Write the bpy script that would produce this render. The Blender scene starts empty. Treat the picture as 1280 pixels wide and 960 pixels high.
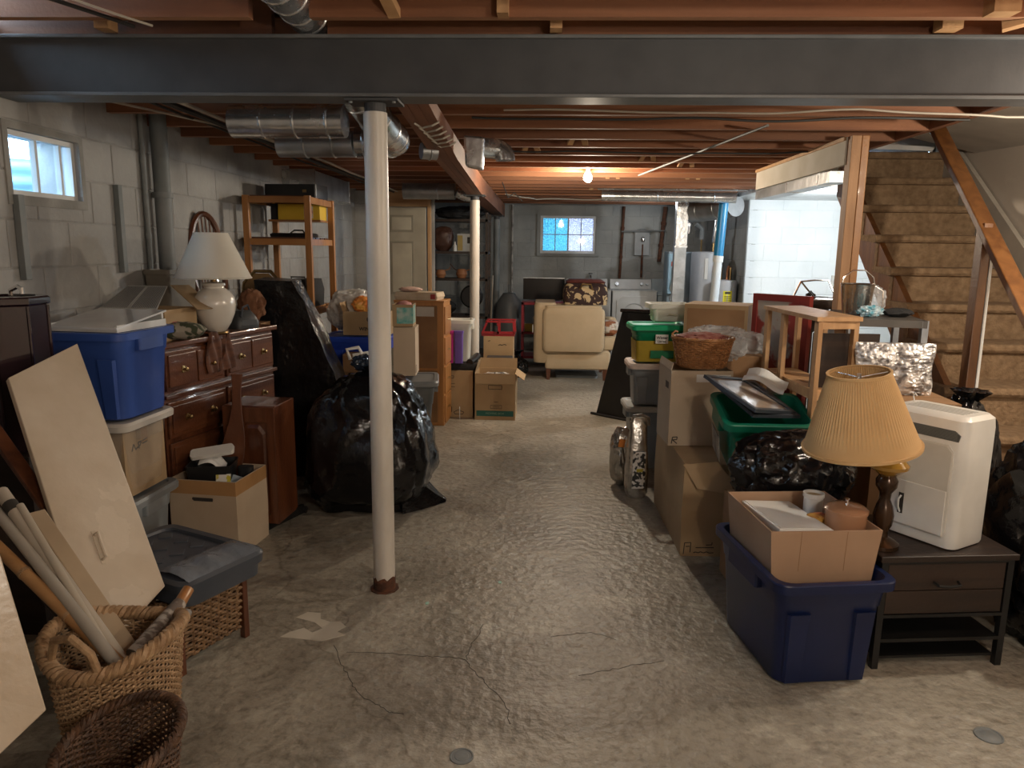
import bpy, bmesh, math, random
from mathutils import Vector, Matrix, Euler, noise
S = bpy.context.scene; C = S.collection
R = math.radians; PI = math.pi
random.seed(7)

# ---------------------------------------------------------------- camera, world, lights, exposure
cd = bpy.data.cameras.new('camera'); cam = bpy.data.objects.new('camera', cd); C.objects.link(cam)
cd.sensor_width = 36; cd.lens = 924 * 36 / 1280; cd.clip_start = .05
CAM_YAW, CAM_PITCH, CAM_ROLL = 2.3, 10.3, 0.7
cam.matrix_world = Matrix.Translation((0, 0, 1.5)) @ (Matrix.Rotation(R(CAM_YAW), 4, 'Z') @ Matrix.Rotation(R(90 - CAM_PITCH), 4, 'X') @ Matrix.Rotation(R(CAM_ROLL), 4, 'Z'))
S.camera = cam
W = bpy.data.worlds.new('sky'); S.world = W; W.use_nodes = True
bg = W.node_tree.nodes['Background']; bg.inputs[0].default_value = (.55, .78, 1, 1); bg.inputs[1].default_value = 16.0
S.view_settings.view_transform = 'Standard'; S.view_settings.look = 'None'; S.view_settings.gamma = 1
S.view_settings.use_curve_mapping = False; S.view_settings.exposure = 0.35

def bulb_light(name, loc, power, col, rad=.035):
    l = bpy.data.lights.new(name, 'POINT'); l.energy = power; l.color = col; l.shadow_soft_size = rad
    o = bpy.data.objects.new(name, l); C.objects.link(o); o.location = loc; return o
WARM = (1, .80, .56)
bulb_light('front_bulb_light', (.95, 1.25, 2.22), 22, (1, .88, .72))
bulb_light('added_fill_light', (1.15, -.55, 1.78), 56, (1, .89, .76), .09)  # added fill behind the camera, brightens the joists past the beam
bulb_light('stair_bulb_light', (2.35, 2.80, 1.97), 50, (1, .87, .70))
bulb_light('far_bulb_light', (.355, 6.35, 2.03), 66, (1, .84, .64))
bulb_light('side_room_light', (3.0, 7.6, 1.93), 85, (.93, .97, 1), .05)
bulb_light('laundry_light', (1.35, 9.9, 2.12), 9, (.93, .97, 1), .05)

# ---------------------------------------------------------------- materials
def mat(name, c1, c2=None, rough=.6, metal=0, scale=(5, 5, 5), detail=5, bump=0, bscale=60, world=False,
        lo=.35, hi=.65, rnd=0, alpha=1, trans=0, coat=0, distort=0, emis=0, spec=.5, rvar=0):
    m = bpy.data.materials.new(name); m.use_nodes = True
    nt = m.node_tree; n = nt.nodes; L = nt.links; b = n['Principled BSDF']
    b.inputs['Base Color'].default_value = (*c1, 1); b.inputs['Roughness'].default_value = rough
    b.inputs['Metallic'].default_value = metal; b.inputs['Alpha'].default_value = alpha
    b.inputs['Transmission Weight'].default_value = trans; b.inputs['Coat Weight'].default_value = coat
    b.inputs['Specular IOR Level'].default_value = spec
    if emis: b.inputs['Emission Color'].default_value = (*c1, 1); b.inputs['Emission Strength'].default_value = emis
    if world: src = n.new('ShaderNodeNewGeometry').outputs['Position']
    else:
        src = n.new('ShaderNodeTexCoord').outputs['Object']
        oi = n.new('ShaderNodeObjectInfo'); ad = n.new('ShaderNodeVectorMath'); ad.operation = 'ADD'
        mu = n.new('ShaderNodeMath'); mu.operation = 'MULTIPLY'; mu.inputs[1].default_value = 37
        L.new(oi.outputs['Random'], mu.inputs[0]); L.new(src, ad.inputs[0]); L.new(mu.outputs[0], ad.inputs[1]); src = ad.outputs[0]
    if c2 is not None:
        mp = n.new('ShaderNodeMapping'); mp.inputs['Scale'].default_value = scale; L.new(src, mp.inputs[0])
        t = n.new('ShaderNodeTexNoise'); t.inputs['Scale'].default_value = 1; t.inputs['Detail'].default_value = detail
        t.inputs['Distortion'].default_value = distort; L.new(mp.outputs[0], t.inputs['Vector'])
        r = n.new('ShaderNodeValToRGB'); r.color_ramp.elements[0].position = lo; r.color_ramp.elements[1].position = hi
        r.color_ramp.elements[0].color = (*c1, 1); r.color_ramp.elements[1].color = (*c2, 1)
        L.new(t.outputs[0], r.inputs[0]); out = r.outputs[0]
        if rnd:
            oi2 = n.new('ShaderNodeObjectInfo'); hs = n.new('ShaderNodeHueSaturation'); mr = n.new('ShaderNodeMapRange')
            mr.inputs['To Min'].default_value = 1 - rnd; mr.inputs['To Max'].default_value = 1 + rnd
            L.new(oi2.outputs['Random'], mr.inputs[0]); L.new(mr.outputs[0], hs.inputs['Value']); L.new(out, hs.inputs['Color']); out = hs.outputs[0]
        L.new(out, b.inputs['Base Color'])
        if rvar:
            m2 = n.new('ShaderNodeMapRange'); m2.inputs['To Min'].default_value = max(.02, rough - rvar); m2.inputs['To Max'].default_value = rough + rvar
            L.new(t.outputs[0], m2.inputs[0]); L.new(m2.outputs[0], b.inputs['Roughness'])
    if bump:
        t2 = n.new('ShaderNodeTexNoise'); t2.inputs['Scale'].default_value = bscale; t2.inputs['Detail'].default_value = 6
        L.new(src, t2.inputs['Vector']); bp = n.new('ShaderNodeBump'); bp.inputs['Strength'].default_value = bump; bp.inputs['Distance'].default_value = .01
        L.new(t2.outputs[0], bp.inputs['Height']); L.new(bp.outputs[0], b.inputs['Normal'])
    return m

def wood(name, a, b, rough=.55, axis=0, sc=6, coat=0, rnd=.12, bump=.15, world=False, distort=.6):
    s = [sc * 6, sc * 6, sc * 6]; s[axis] = sc * .5
    return mat(name, a, b, rough, scale=tuple(s), detail=6, distort=distort, lo=.3, hi=.7, coat=coat, rnd=rnd, bump=bump, bscale=70, world=world)

def plain(name, c, rough=.6, metal=0, **k): return mat(name, c, tuple(x * .8 for x in c), rough, metal, scale=(4, 4, 4), **k)

M = {}
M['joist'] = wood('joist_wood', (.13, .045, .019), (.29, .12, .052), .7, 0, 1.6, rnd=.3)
M['pine'] = wood('old_pine', (.40, .22, .10), (.55, .33, .16), .65, 2, 3, rnd=.12)
M['railwood'] = wood('rail_wood', (.13, .048, .015), (.24, .10, .03), .4, 2, 3, coat=.2)
M['postwood'] = wood('post_wood', (.26, .13, .055), (.42, .23, .11), .6, 2, 3, rnd=.05)
M['pinex'] = wood('old_pine_sideways', (.40, .22, .10), (.55, .33, .16), .65, 0, 3, rnd=.12)
M['subfloor'] = wood('subfloor_boards', (.13, .05, .024), (.24, .10, .05), .8, 1, 1.5, rnd=.3)
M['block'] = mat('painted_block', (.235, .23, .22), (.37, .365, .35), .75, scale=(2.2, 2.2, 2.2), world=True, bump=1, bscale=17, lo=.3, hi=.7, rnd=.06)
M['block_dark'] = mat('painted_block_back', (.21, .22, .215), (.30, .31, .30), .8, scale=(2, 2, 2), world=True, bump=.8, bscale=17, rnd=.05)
M['block_white'] = mat('white_block', (.62, .68, .70), (.72, .77, .79), .7, scale=(2, 2, 2), world=True, bump=.3, bscale=30, rnd=.02)
M['mortar'] = mat('mortar', (.21, .205, .19), (.30, .295, .275), .9, scale=(6, 6, 6), world=True, bump=.4)
M['drywall'] = mat('drywall', (.56, .49, .41), (.62, .55, .47), .85, scale=(1.5, 1.5, 1.5), world=True, bump=.08)
M['steel_beam'] = mat('beam_paint', (.040, .042, .046), (.052, .054, .058), .6, scale=(8, 8, 8), bump=.05, spec=.4)
M['flange'] = mat('flange_paint', (.09, .095, .10), (.12, .125, .13), .45, scale=(8, 8, 8))
M['post_paint'] = mat('column_paint', (.47, .435, .385), (.58, .54, .48), .4, scale=(9, 9, 3), bump=.08)
M['rust'] = mat('rust', (.045, .018, .010), (.12, .045, .02), .85, scale=(25, 25, 25), bump=.5)
M['galv'] = mat('galvanised', (.58, .60, .62), (.78, .80, .82), .26, .92, scale=(7, 7, 7), bump=.3, bscale=16, rvar=.12)
M['galv_dull'] = mat('dull_galvanised', (.34, .36, .37), (.50, .52, .54), .36, .8, scale=(6, 6, 6), bump=.3, bscale=16)
M['black'] = mat('black_plastic', (.012, .012, .013), (.02, .02, .021), .35, bump=.02)
M['blackmatte'] = mat('black_cloth', (.010, .010, .011), (.018, .018, .019), .85, bump=.2)
M['blackmetal'] = mat('black_metal', (.012, .012, .012), (.02, .02, .02), .4, .3)
M['white'] = plain('white_paint', (.72, .72, .70), .4)
M['whitepl'] = plain('white_plastic', (.75, .74, .70), .35)
M['card'] = mat('cardboard', (.33, .222, .118), (.41, .285, .158), .85, scale=(3, 3, 3), bump=.05, rnd=.12)
M['cardlight'] = mat('cardboard_pale', (.41, .32, .225), (.48, .38, .275), .85, scale=(3, 3, 3), bump=.05, rnd=.08)
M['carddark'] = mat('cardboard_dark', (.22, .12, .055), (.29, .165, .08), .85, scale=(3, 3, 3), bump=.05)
M['tape'] = mat('parcel_tape', (.36, .20, .085), (.44, .25, .11), .25)
M['ink'] = plain('dark_ink', (.035, .03, .025), .8)
M['bluetote'] = mat('blue_tote', (.030, .075, .30), (.035, .085, .33), .38, bump=.05, bscale=200)
M['navytote'] = mat('navy_tote', (.002, .008, .045), (.003, .011, .058), .38, bump=.05, bscale=200)
M['greytote'] = mat('grey_tote', (.22, .25, .27), (.28, .31, .33), .45, bump=.04, bscale=200)
M['greylid'] = mat('dark_grey_lid', (.040, .048, .062), (.055, .065, .082), .38, bump=.05, bscale=120)
M['clear'] = mat('clear_plastic', (.60, .55, .48), None, .22, alpha=.14)
M['clearer'] = mat('thin_clear_film', (.80, .82, .84), (.6, .62, .64), .10, alpha=.40, bump=1, bscale=16)
M['milky'] = mat('milky_plastic', (.72, .72, .66), None, .4, alpha=.75)
M['mahog'] = wood('mahogany', (.045, .013, .006), (.14, .048, .019), .32, 0, 2.5, coat=.35)
M['mahogz'] = wood('mahogany_upright', (.050, .014, .006), (.15, .05, .020), .32, 2, 2.5, coat=.35)
M['darkwood'] = wood('dark_stained_wood', (.013, .008, .006), (.042, .023, .015), .45, 0, 3)
M['brass'] = mat('aged_brass', (.30, .20, .09), (.42, .30, .14), .35, 1)
M['chrome'] = mat('chrome', (.8, .8, .8), None, .12, 1)
M['orangewood'] = wood('orange_pine', (.28, .115, .030), (.42, .19, .055), .45, 2, 3, coat=.2)
M['orangewoodx'] = wood('orange_pine_sideways', (.28, .115, .030), (.42, .19, .055), .45, 0, 3, coat=.2)
M['bag'] = mat('bin_bag_black', (.004, .004, .005), (.007, .007, .008), .10, bump=1, bscale=15, spec=.5)
M['wicker'] = mat('wicker', (.23, .135, .065), (.40, .26, .14), .6, scale=(30, 30, 30), rnd=.05, bump=.3, bscale=150)
M['wickerdark'] = mat('dark_wicker', (.045, .022, .012), (.12, .06, .03), .55, scale=(30, 30, 30), bump=.4, bscale=150)
M['wickerred'] = mat('honey_wicker', (.22, .095, .035), (.40, .19, .075), .45, scale=(30, 30, 30), bump=.3, bscale=150)
M['carpet'] = mat('stair_carpet', (.185, .115, .062), (.30, .20, .115), .95, scale=(26, 26, 26), bump=1, bscale=55, lo=.3, hi=.7)
M['cream'] = mat('cream_paint', (.43, .345, .25), (.60, .52, .42), .25, scale=(2.6, 2.6, 2.6), bump=.12, bscale=40, lo=.3, hi=.62, rvar=.12)
M['pipegrey'] = mat('grey_pipe', (.13, .145, .145), (.19, .2, .2), .6, bump=.1)
M['wire'] = plain('cable_black', (.02, .018, .016), .6)
M['wirew'] = plain('cable_white', (.45, .40, .33), .6)

# ---------------------------------------------------------------- mesh helpers
class MB:
    def __init__(s): s.bm = bmesh.new(); s.k = 0
    def v(s, p): return s.bm.verts.new(p)
    def f(s, vs):
        try: return s.bm.faces.new(vs)
        except ValueError: return None
    def box(s, x0, x1, y0, y1, z0, z1, T=None):
        p = [Vector((x, y, z)) for z in (z0, z1) for y in (y0, y1) for x in (x0, x1)]
        if T is not None: p = [T @ q for q in p]
        v = [s.v(q) for q in p]
        for a in ((0, 2, 3, 1), (4, 5, 7, 6), (0, 1, 5, 4), (2, 6, 7, 3), (0, 4, 6, 2), (1, 3, 7, 5)): s.f([v[i] for i in a])
        return s
    def bc(s, c, d, rot=(0, 0, 0)):
        T = Matrix.Translation(c) @ Euler(rot).to_matrix().to_4x4()
        return s.box(-d[0] / 2, d[0] / 2, -d[1] / 2, d[1] / 2, -d[2] / 2, d[2] / 2, T)
    def bar(s, a, b, w, t, up=(0, 0, 1)):          # rectangular bar from a to b
        a = Vector(a); b = Vector(b); z = (b - a); l = z.length; z.normalize(); u = Vector(up)
        if abs(z.dot(u)) > .98: u = Vector((0, 1, 0))
        x = z.cross(u).normalized(); y = z.cross(x)
        T = Matrix.Translation(a) @ Matrix((x, y, z)).transposed().to_4x4()
        return s.box(-w / 2, w / 2, -t / 2, t / 2, 0, l, T)
    def rings(s, rs, cap0=True, cap1=True, closed=True):
        vs = [[s.v(p) for p in r] for r in rs]; n = len(vs[0])
        for a, b in zip(vs, vs[1:]):
            for i in range(n if closed else n - 1): s.f([a[i], a[(i + 1) % n], b[(i + 1) % n], b[i]])
        if cap0: s.f(vs[0][::-1])
        if cap1: s.f(vs[-1])
        return s
    def tube(s, pts, r, n=8, cap=True):
        P = [Vector(p) for p in pts]; rr = r if isinstance(r, (list, tuple)) else [r] * len(P); rs = []; u = None
        for i, p in enumerate(P):
            t = (P[min(i + 1, len(P) - 1)] - P[max(i - 1, 0)]).normalized()
            if u is None: u = t.orthogonal().normalized()
            else: u = (u - t * u.dot(t)).normalized()
            w = t.cross(u)
            rs.append([p + (u * math.cos(2 * PI * k / n) + w * math.sin(2 * PI * k / n)) * rr[i] for k in range(n)])
        return s.rings(rs, cap, cap)
    def lathe(s, prof, n=24, c=(0, 0, 0), T=None, cap0=False, cap1=False):
        rs = []
        for r, z in prof:
            ring = [Vector((c[0] + r * math.cos(2 * PI * k / n), c[1] + r * math.sin(2 * PI * k / n), c[2] + z)) for k in range(n)]
            if T is not None: ring = [T @ q for q in ring]
            rs.append(ring)
        return s.rings(rs, cap0, cap1)
    def prism(s, poly, z0, z1, T=None):
        rs = [[Vector((x, y, z)) for x, y in poly] for z in (z0, z1)]
        if T is not None: rs = [[T @ q for q in r] for r in rs]
        return s.rings(rs)
    def grid(s, fn, nu, nv, th=0):
        g = [[s.v(fn(i / nu, j / nv)) for j in range(nv + 1)] for i in range(nu + 1)]
        for i in range(nu):
            for j in range(nv): s.f([g[i][j], g[i + 1][j], g[i + 1][j + 1], g[i][j + 1]])
        if th:
            s.bm.normal_update(); bmesh.ops.solidify(s.bm, geom=s.bm.faces[:], thickness=th)
        return s
    def mesh(s, name, m, smooth=False, bevel=0, seg=2):
        if bevel:
            bmesh.ops.remove_doubles(s.bm, verts=s.bm.verts, dist=1e-5)
            bmesh.ops.bevel(s.bm, geom=s.bm.edges[:], offset=bevel, segments=seg, affect='EDGES', profile=.5, clamp_overlap=True)
        bmesh.ops.recalc_face_normals(s.bm, faces=s.bm.faces)
        me = bpy.data.meshes.new(name); s.bm.to_mesh(me); s.bm.free(); me.materials.append(m)
        if smooth:
            for p in me.polygons: p.use_smooth = True
            try: me.set_sharp_from_angle(angle=R(38))
            except Exception: pass
        return me
    def build(s, name, m, parent=None, smooth=False, bevel=0, loc=None, rot=None, stuff=False, seg=2):
        o = bpy.data.objects.new(name, s.mesh(name, m, smooth, bevel, seg)); C.objects.link(o)
        if parent: o.parent = parent
        if loc: o.location = loc
        if rot: o.rotation_euler = rot
        if stuff: o['kind'] = 'stuff'
        return o

def tag(o, label=None, cat=None, group=None, kind=None):
    if label: o['label'] = label
    if cat: o['category'] = cat
    if group: o['group'] = group
    if kind: o['kind'] = kind
    return o
def thing(name, label, cat, loc=(0, 0, 0), rz=0, group=None, rot=None):
    o = bpy.data.objects.new(name, None); o.empty_display_size = .05; C.objects.link(o); o.location = loc
    o.rotation_euler = rot if rot else (0, 0, R(rz)); return tag(o, label, cat, group)
def struct(o): o['kind'] = 'structure'; return o
def inst(me, name, parent, loc=(0, 0, 0), rot=None, scale=None):
    o = bpy.data.objects.new(name, me); C.objects.link(o); o.parent = parent; o.location = loc
    if rot: o.rotation_euler = rot
    if scale: o.scale = scale
    return o
def txt(s, size, m, parent, loc, rot, name='lettering', ext=.0006, bold=0):
    cu = bpy.data.curves.new('t', 'FONT'); cu.body = s; cu.size = size; cu.extrude = ext; cu.align_x = 'CENTER'; cu.align_y = 'CENTER'; cu.offset = bold
    t = bpy.data.objects.new('t', cu); C.objects.link(t); dg = bpy.context.evaluated_depsgraph_get(); dg.update()
    me = bpy.data.meshes.new_from_object(t.evaluated_get(dg)); bpy.data.objects.remove(t); me.materials.clear(); me.materials.append(m)
    o = bpy.data.objects.new(name, me); C.objects.link(o); o.parent = parent; o.location = loc; o.rotation_euler = rot; return o

def rr(w, d, r, z, n=4, cx=0, cy=0):               # rounded rectangle ring
    out = []
    for k, (sx, sy) in enumerate(((1, 1), (-1, 1), (-1, -1), (1, -1))):
        for i in range(n + 1):
            a = PI / 2 * (k + i / n); out.append(Vector((cx + sx * (w / 2 - r) + r * math.cos(a), cy + sy * (d / 2 - r) + r * math.sin(a), z)))
    return out

# ================================================================ SETTING
XL, XR, YB = -2.2, 2.95, 11.2
def rects_minus(r, h):
    x0, x1, z0, z1 = r; a0, a1, b0, b1 = h
    if a0 >= x1 or a1 <= x0 or b0 >= z1 or b1 <= z0: return [r]
    o = []
    if x0 < a0: o.append((x0, a0, z0, z1))
    if x1 > a1: o.append((a1, x1, z0, z1))
    m0, m1 = max(x0, a0), min(x1, a1)
    if z0 < b0: o.append((m0, m1, z0, b0))
    if z1 > b1: o.append((m0, m1, b1, z1))
    return [q for q in o if q[1] - q[0] > .02 and q[3] - q[2] > .02]
def block_wall(name, O, U, N, length, z1, m, hole=None, th=.2, u0=0, hmod=.2, lmod=.4, start=0):
    """O origin, U along the wall, N pointing into the room; blocks as parts"""
    O = Vector(O); U = Vector(U); N = Vector(N)
    T = Matrix((U, N, Vector((0, 0, 1)))).transposed().to_4x4(); T.translation = O
    b = MB()
    for a in (rects_minus((0, length, 0, z1), hole) if hole else [(0, length, 0, z1)]):
        b.box(a[0], a[1], -th, 0, a[2], a[3], T)
    w = struct(b.build(name, m)); cache = {}
    nr = int(math.ceil(z1 / hmod))
    for r in range(nr):
        off = -(lmod / 2) * (r % 2)
        u = start + off
        while u < length:
            x0, x1 = max(u, start) + .0025, min(u + lmod, length) - .0025
            q0, q1 = r * hmod + .0025, min((r + 1) * hmod, z1) - .0025
            u += lmod
            if x1 - x0 < .03: continue
            for c in (rects_minus((x0, x1, q0, q1), hole) if hole else [(x0, x1, q0, q1)]):
                sz = (round(c[1] - c[0], 3), round(c[3] - c[2], 3))
                if sz not in cache:
                    k = MB(); a, e = sz[0] / 2, sz[1] / 2
                    rs = [[Vector((x * (a - i), y, z * (e - i))) for x, z in ((1, 1), (-1, 1), (-1, -1), (1, -1))] for i, y in ((0, 0), (0, .001), (.004, .0035))]
                    k.rings(rs, False, True); cache[sz] = k.mesh('block', m)
                p = O + U * ((c[0] + c[1]) / 2) + N * (.0005 + random.random() * .0012) + Vector((0, 0, (c[2] + c[3]) / 2))
                inst(cache[sz], 'block', w, p, (0, 0, math.atan2(U.y, U.x) if N.dot(Vector((-U.y, U.x, 0))) > 0 else math.atan2(U.y, U.x) + PI))
    return w

# floor
fm = mat('concrete', (.19, .17, .135), (.40, .365, .30), .42, scale=(1.1, 1.1, 1.1), detail=10, world=True, bump=1, bscale=24, lo=.32, hi=.68, rvar=.2, distort=.5)
nt = fm.node_tree; n_ = nt.nodes; L_ = nt.links; pb = n_['Principled BSDF']
def _floor_extra():
    src = n_.new('ShaderNodeNewGeometry').outputs['Position']
    base = pb.inputs['Base Color'].links[0].from_socket
    # fine dark speckle
    t = n_.new('ShaderNodeTexNoise'); t.inputs['Scale'].default_value = 26; t.inputs['Detail'].default_value = 8; t.inputs['Roughness'].default_value = .7; L_.new(src, t.inputs['Vector'])
    r = n_.new('ShaderNodeValToRGB'); r.color_ramp.elements[0].position = .28; r.color_ramp.elements[0].color = (.36, .34, .31, 1); r.color_ramp.elements[1].position = .52; r.color_ramp.elements[1].color = (1, 1, 1, 1); L_.new(t.outputs[0], r.inputs[0])
    mx = n_.new('ShaderNodeMix'); mx.data_type = 'RGBA'; mx.blend_type = 'MULTIPLY'; mx.inputs[0].default_value = .8; L_.new(base, mx.inputs[6]); L_.new(r.outputs[0], mx.inputs[7])
    # pale worn patches
    t = n_.new('ShaderNodeTexNoise'); t.inputs['Scale'].default_value = 3.4; t.inputs['Detail'].default_value = 9; t.inputs['Roughness'].default_value = .72; L_.new(src, t.inputs['Vector'])
    r = n_.new('ShaderNodeValToRGB'); r.color_ramp.elements[0].position = .54; r.color_ramp.elements[0].color = (0, 0, 0, 1); r.color_ramp.elements[1].position = .62; r.color_ramp.elements[1].color = (.55, .55, .55, 1); L_.new(t.outputs[0], r.inputs[0])
    m2 = n_.new('ShaderNodeMix'); m2.data_type = 'RGBA'; L_.new(r.outputs[0], m2.inputs[0]); L_.new(mx.outputs[2], m2.inputs[6]); m2.inputs[7].default_value = (.47, .44, .37, 1)
    # hairline cracks
    wv = n_.new('ShaderNodeTexNoise'); wv.inputs['Scale'].default_value = 3; wv.inputs['Detail'].default_value = 5; L_.new(src, wv.inputs['Vector'])
    sc = n_.new('ShaderNodeVectorMath'); sc.operation = 'MULTIPLY_ADD'; sc.inputs[1].default_value = (.35, .35, 0); L_.new(wv.outputs['Color'], sc.inputs[0]); L_.new(src, sc.inputs[2])
    vo = n_.new('ShaderNodeTexVoronoi'); vo.feature = 'DISTANCE_TO_EDGE'; vo.inputs['Scale'].default_value = .5; L_.new(sc.outputs[0], vo.inputs['Vector'])
    r = n_.new('ShaderNodeValToRGB'); r.color_ramp.elements[0].position = .001; r.color_ramp.elements[0].color = (.66, .64, .61, 1); r.color_ramp.elements[1].position = .0035; r.color_ramp.elements[1].color = (1, 1, 1, 1); L_.new(vo.outputs[0], r.inputs[0])
    m3 = n_.new('ShaderNodeMix'); m3.data_type = 'RGBA'; m3.blend_type = 'MULTIPLY'; m3.inputs[0].default_value = 1; L_.new(m2.outputs[2], m3.inputs[6]); L_.new(r.outputs[0], m3.inputs[7])
    L_.new(m3.outputs[2], pb.inputs['Base Color'])
_floor_extra()
floor = struct(MB().box(-2.4, 6.2, -1.2, 11.4, -.1, 0).build('floor', fm))
def decal(pts, z, m, name):
    return MB().prism(pts, z, z + .0012).build(name, m, floor)
pp = mat('spilt_paint', (.50, .46, .38), (.58, .54, .46), .5)
decal([(-.99, 2.78), (-.955, 2.83), (-.90, 2.825), (-.885, 2.775), (-.84, 2.755), (-.80, 2.76), (-.765, 2.72), (-.79, 2.68), (-.75, 2.655), (-.83, 2.605), (-1.0, 2.625), (-.975, 2.665), (-.93, 2.70), (-.885, 2.665), (-.855, 2.70), (-.90, 2.745)], 0, pp, 'paint_patch')
for pts in [[(-0.773, 2.582), (-0.707, 2.452), (-0.655, 2.353), (-0.598, 2.27), (-0.531, 2.22), (-0.48, 2.179), (-0.428, 2.17)], [(-0.717, 2.533), (-0.571, 2.531), (-0.419, 2.524), (-0.328, 2.519), (-0.258, 2.512), (-0.223, 2.43), (-0.178, 2.367), (-0.12, 2.299), (-0.092, 2.224), (-0.078, 2.141)], [(-0.258, 2.512), (-0.252, 2.603), (-0.233, 2.67), (-0.217, 2.778)], [(0.062, 2.695), (0.222, 2.742), (0.312, 2.686)], [(0.159, 2.428), (0.263, 2.47), (0.354, 2.507), (0.477, 2.547)]]:
    b = MB(); n = len(pts)
    fine = []
    for (xa, ya), (xb, yb) in zip(pts, pts[1:]):
        for i in range(5):
            f = i / 5; fine.append((xa + (xb - xa) * f + random.uniform(-.006, .006), ya + (yb - ya) * f + random.uniform(-.006, .006)))
    fine.append(pts[-1])
    for i, (x, y) in enumerate(fine[:-1]):
        b.bar((x, y, .0004), (fine[i + 1][0], fine[i + 1][1], .0004), .0022, .0006)
    b.build('crack', M['ink'], floor, stuff=True)
for x, y in [(-0.171, 3.164), (-0.472, 2.941)]: MB().prism([(x + .009 * math.cos(a * 1.05), y + .014 * math.sin(a * 1.05)) for a in range(6)], 0, .001).build('paint_spot', plain('mint_paint', (.35, .6, .5), .5), floor)
for (x, y, r) in ((1.44, 2.171, .042), (-.217, 1.976, .036)):
    d = MB().lathe([(0, .003), (r * .55, .003), (r * .6, .0015), (r * .85, .0015), (r * .9, .004), (r, .004), (r, 0)], 24).build('floor_cap', M['pipegrey'], floor, True, loc=(x, y, 0))

# walls
WH = (3.05, 3.52, 1.70, 1.965)
block_wall('wall_left', (XL, -.2, 0), (0, 1, 0), (1, 0, 0), 11.4, 2.36, M['block'], (WH[0] + .2, WH[1] + .2, WH[2], WH[3]), start=2.2)
BW = (-.055, .765, 1.455, 2.0)
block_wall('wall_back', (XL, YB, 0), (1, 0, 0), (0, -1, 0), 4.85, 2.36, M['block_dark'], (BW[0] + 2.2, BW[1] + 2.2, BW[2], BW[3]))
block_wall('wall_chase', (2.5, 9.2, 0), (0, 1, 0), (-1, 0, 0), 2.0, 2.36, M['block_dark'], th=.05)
block_wall('wall_side_room', (2.45, 9.2, 0), (1, 0, 0), (0, -1, 0), 3.7, 2.3, M['block_white'], th=.05)
struct(MB().box(6.1, 6.2, 5.0, 9.4, 0, 2.4).build('wall_side_room_right', M['block_white']))
struct(MB().box(2.95, 6.2, 5.95, 6.05, 0, 2.4).build('wall_side_room_front', M['drywall']))
struct(MB().box(2.95, 3.05, -1.2, 6.0, 0, 4.0).build('wall_right', M['drywall']))
struct(MB().box(-2.4, 3.05, -1.2, -1.1, 0, 2.6).build('wall_front', M['drywall']))
struct(MB().box(-2.4, XL, -1.2, -.2, 0, 2.6).build('wall_left_near', M['block']))
block_wall('wall_partition', (XL, 8.7, 0), (1, 0, 0), (0, -1, 0), .93, 2.15, M['block'], th=.04)
struct(MB().box(-1.78, -1.30, 8.62, 8.66, 1.97, 2.15).build('trim_1', M['pinex']))
struct(MB().box(-1.335, -1.30, 8.60, 8.68, 0, 2.15).build('trim_2', M['pine']))

# ceiling boards above the joists and joists below them
ceil_ = bpy.data.objects.new('ceiling', None); C.objects.link(ceil_); struct(ceil_)
JT = 2.395
k = 0
y = 3.1
for i in range(30):
    x0 = -2.2 + i * .148; x1 = x0 + .145
    MB().box(x0, min(x1, 2.2), 3.1, 11.3, JT, JT + .02).build('floor_board', M['subfloor'], ceil_)
MB().box(-2.3, 3.0, -1.2, 3.12, 2.555, 2.575).build('floor_board', M['subfloor'], ceil_)
MB().box(-2.3, 2.3, 3.10, 3.12, 2.39, 2.575).build('filler_board', M['joist'], ceil_)
MB().box(-2.3, 3.1, 3.2, 11.4, JT + .02, JT + .06).build('upper_deck', M['subfloor'], ceil_)
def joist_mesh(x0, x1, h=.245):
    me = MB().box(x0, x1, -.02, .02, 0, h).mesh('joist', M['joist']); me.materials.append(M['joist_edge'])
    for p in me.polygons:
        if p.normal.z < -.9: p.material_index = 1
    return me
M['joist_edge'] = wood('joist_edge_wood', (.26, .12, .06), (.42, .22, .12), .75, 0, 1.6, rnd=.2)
jm = joist_mesh(-2.2, 2.2)
js = joist_mesh(-2.2, 2.02)
i = 0; y = 3.42
while y < 11.1:
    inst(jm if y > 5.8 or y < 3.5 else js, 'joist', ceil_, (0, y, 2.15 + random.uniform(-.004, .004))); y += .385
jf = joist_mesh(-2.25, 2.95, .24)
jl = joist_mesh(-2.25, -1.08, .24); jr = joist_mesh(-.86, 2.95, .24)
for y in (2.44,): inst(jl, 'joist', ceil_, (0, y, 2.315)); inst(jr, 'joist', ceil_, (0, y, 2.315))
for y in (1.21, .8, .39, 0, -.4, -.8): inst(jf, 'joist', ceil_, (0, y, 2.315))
for y in (2.03, 1.62, 2.84, 3.07): inst(jl, 'joist', ceil_, (0, y, 2.315)); inst(jr, 'joist', ceil_, (0, y, 2.315))
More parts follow.
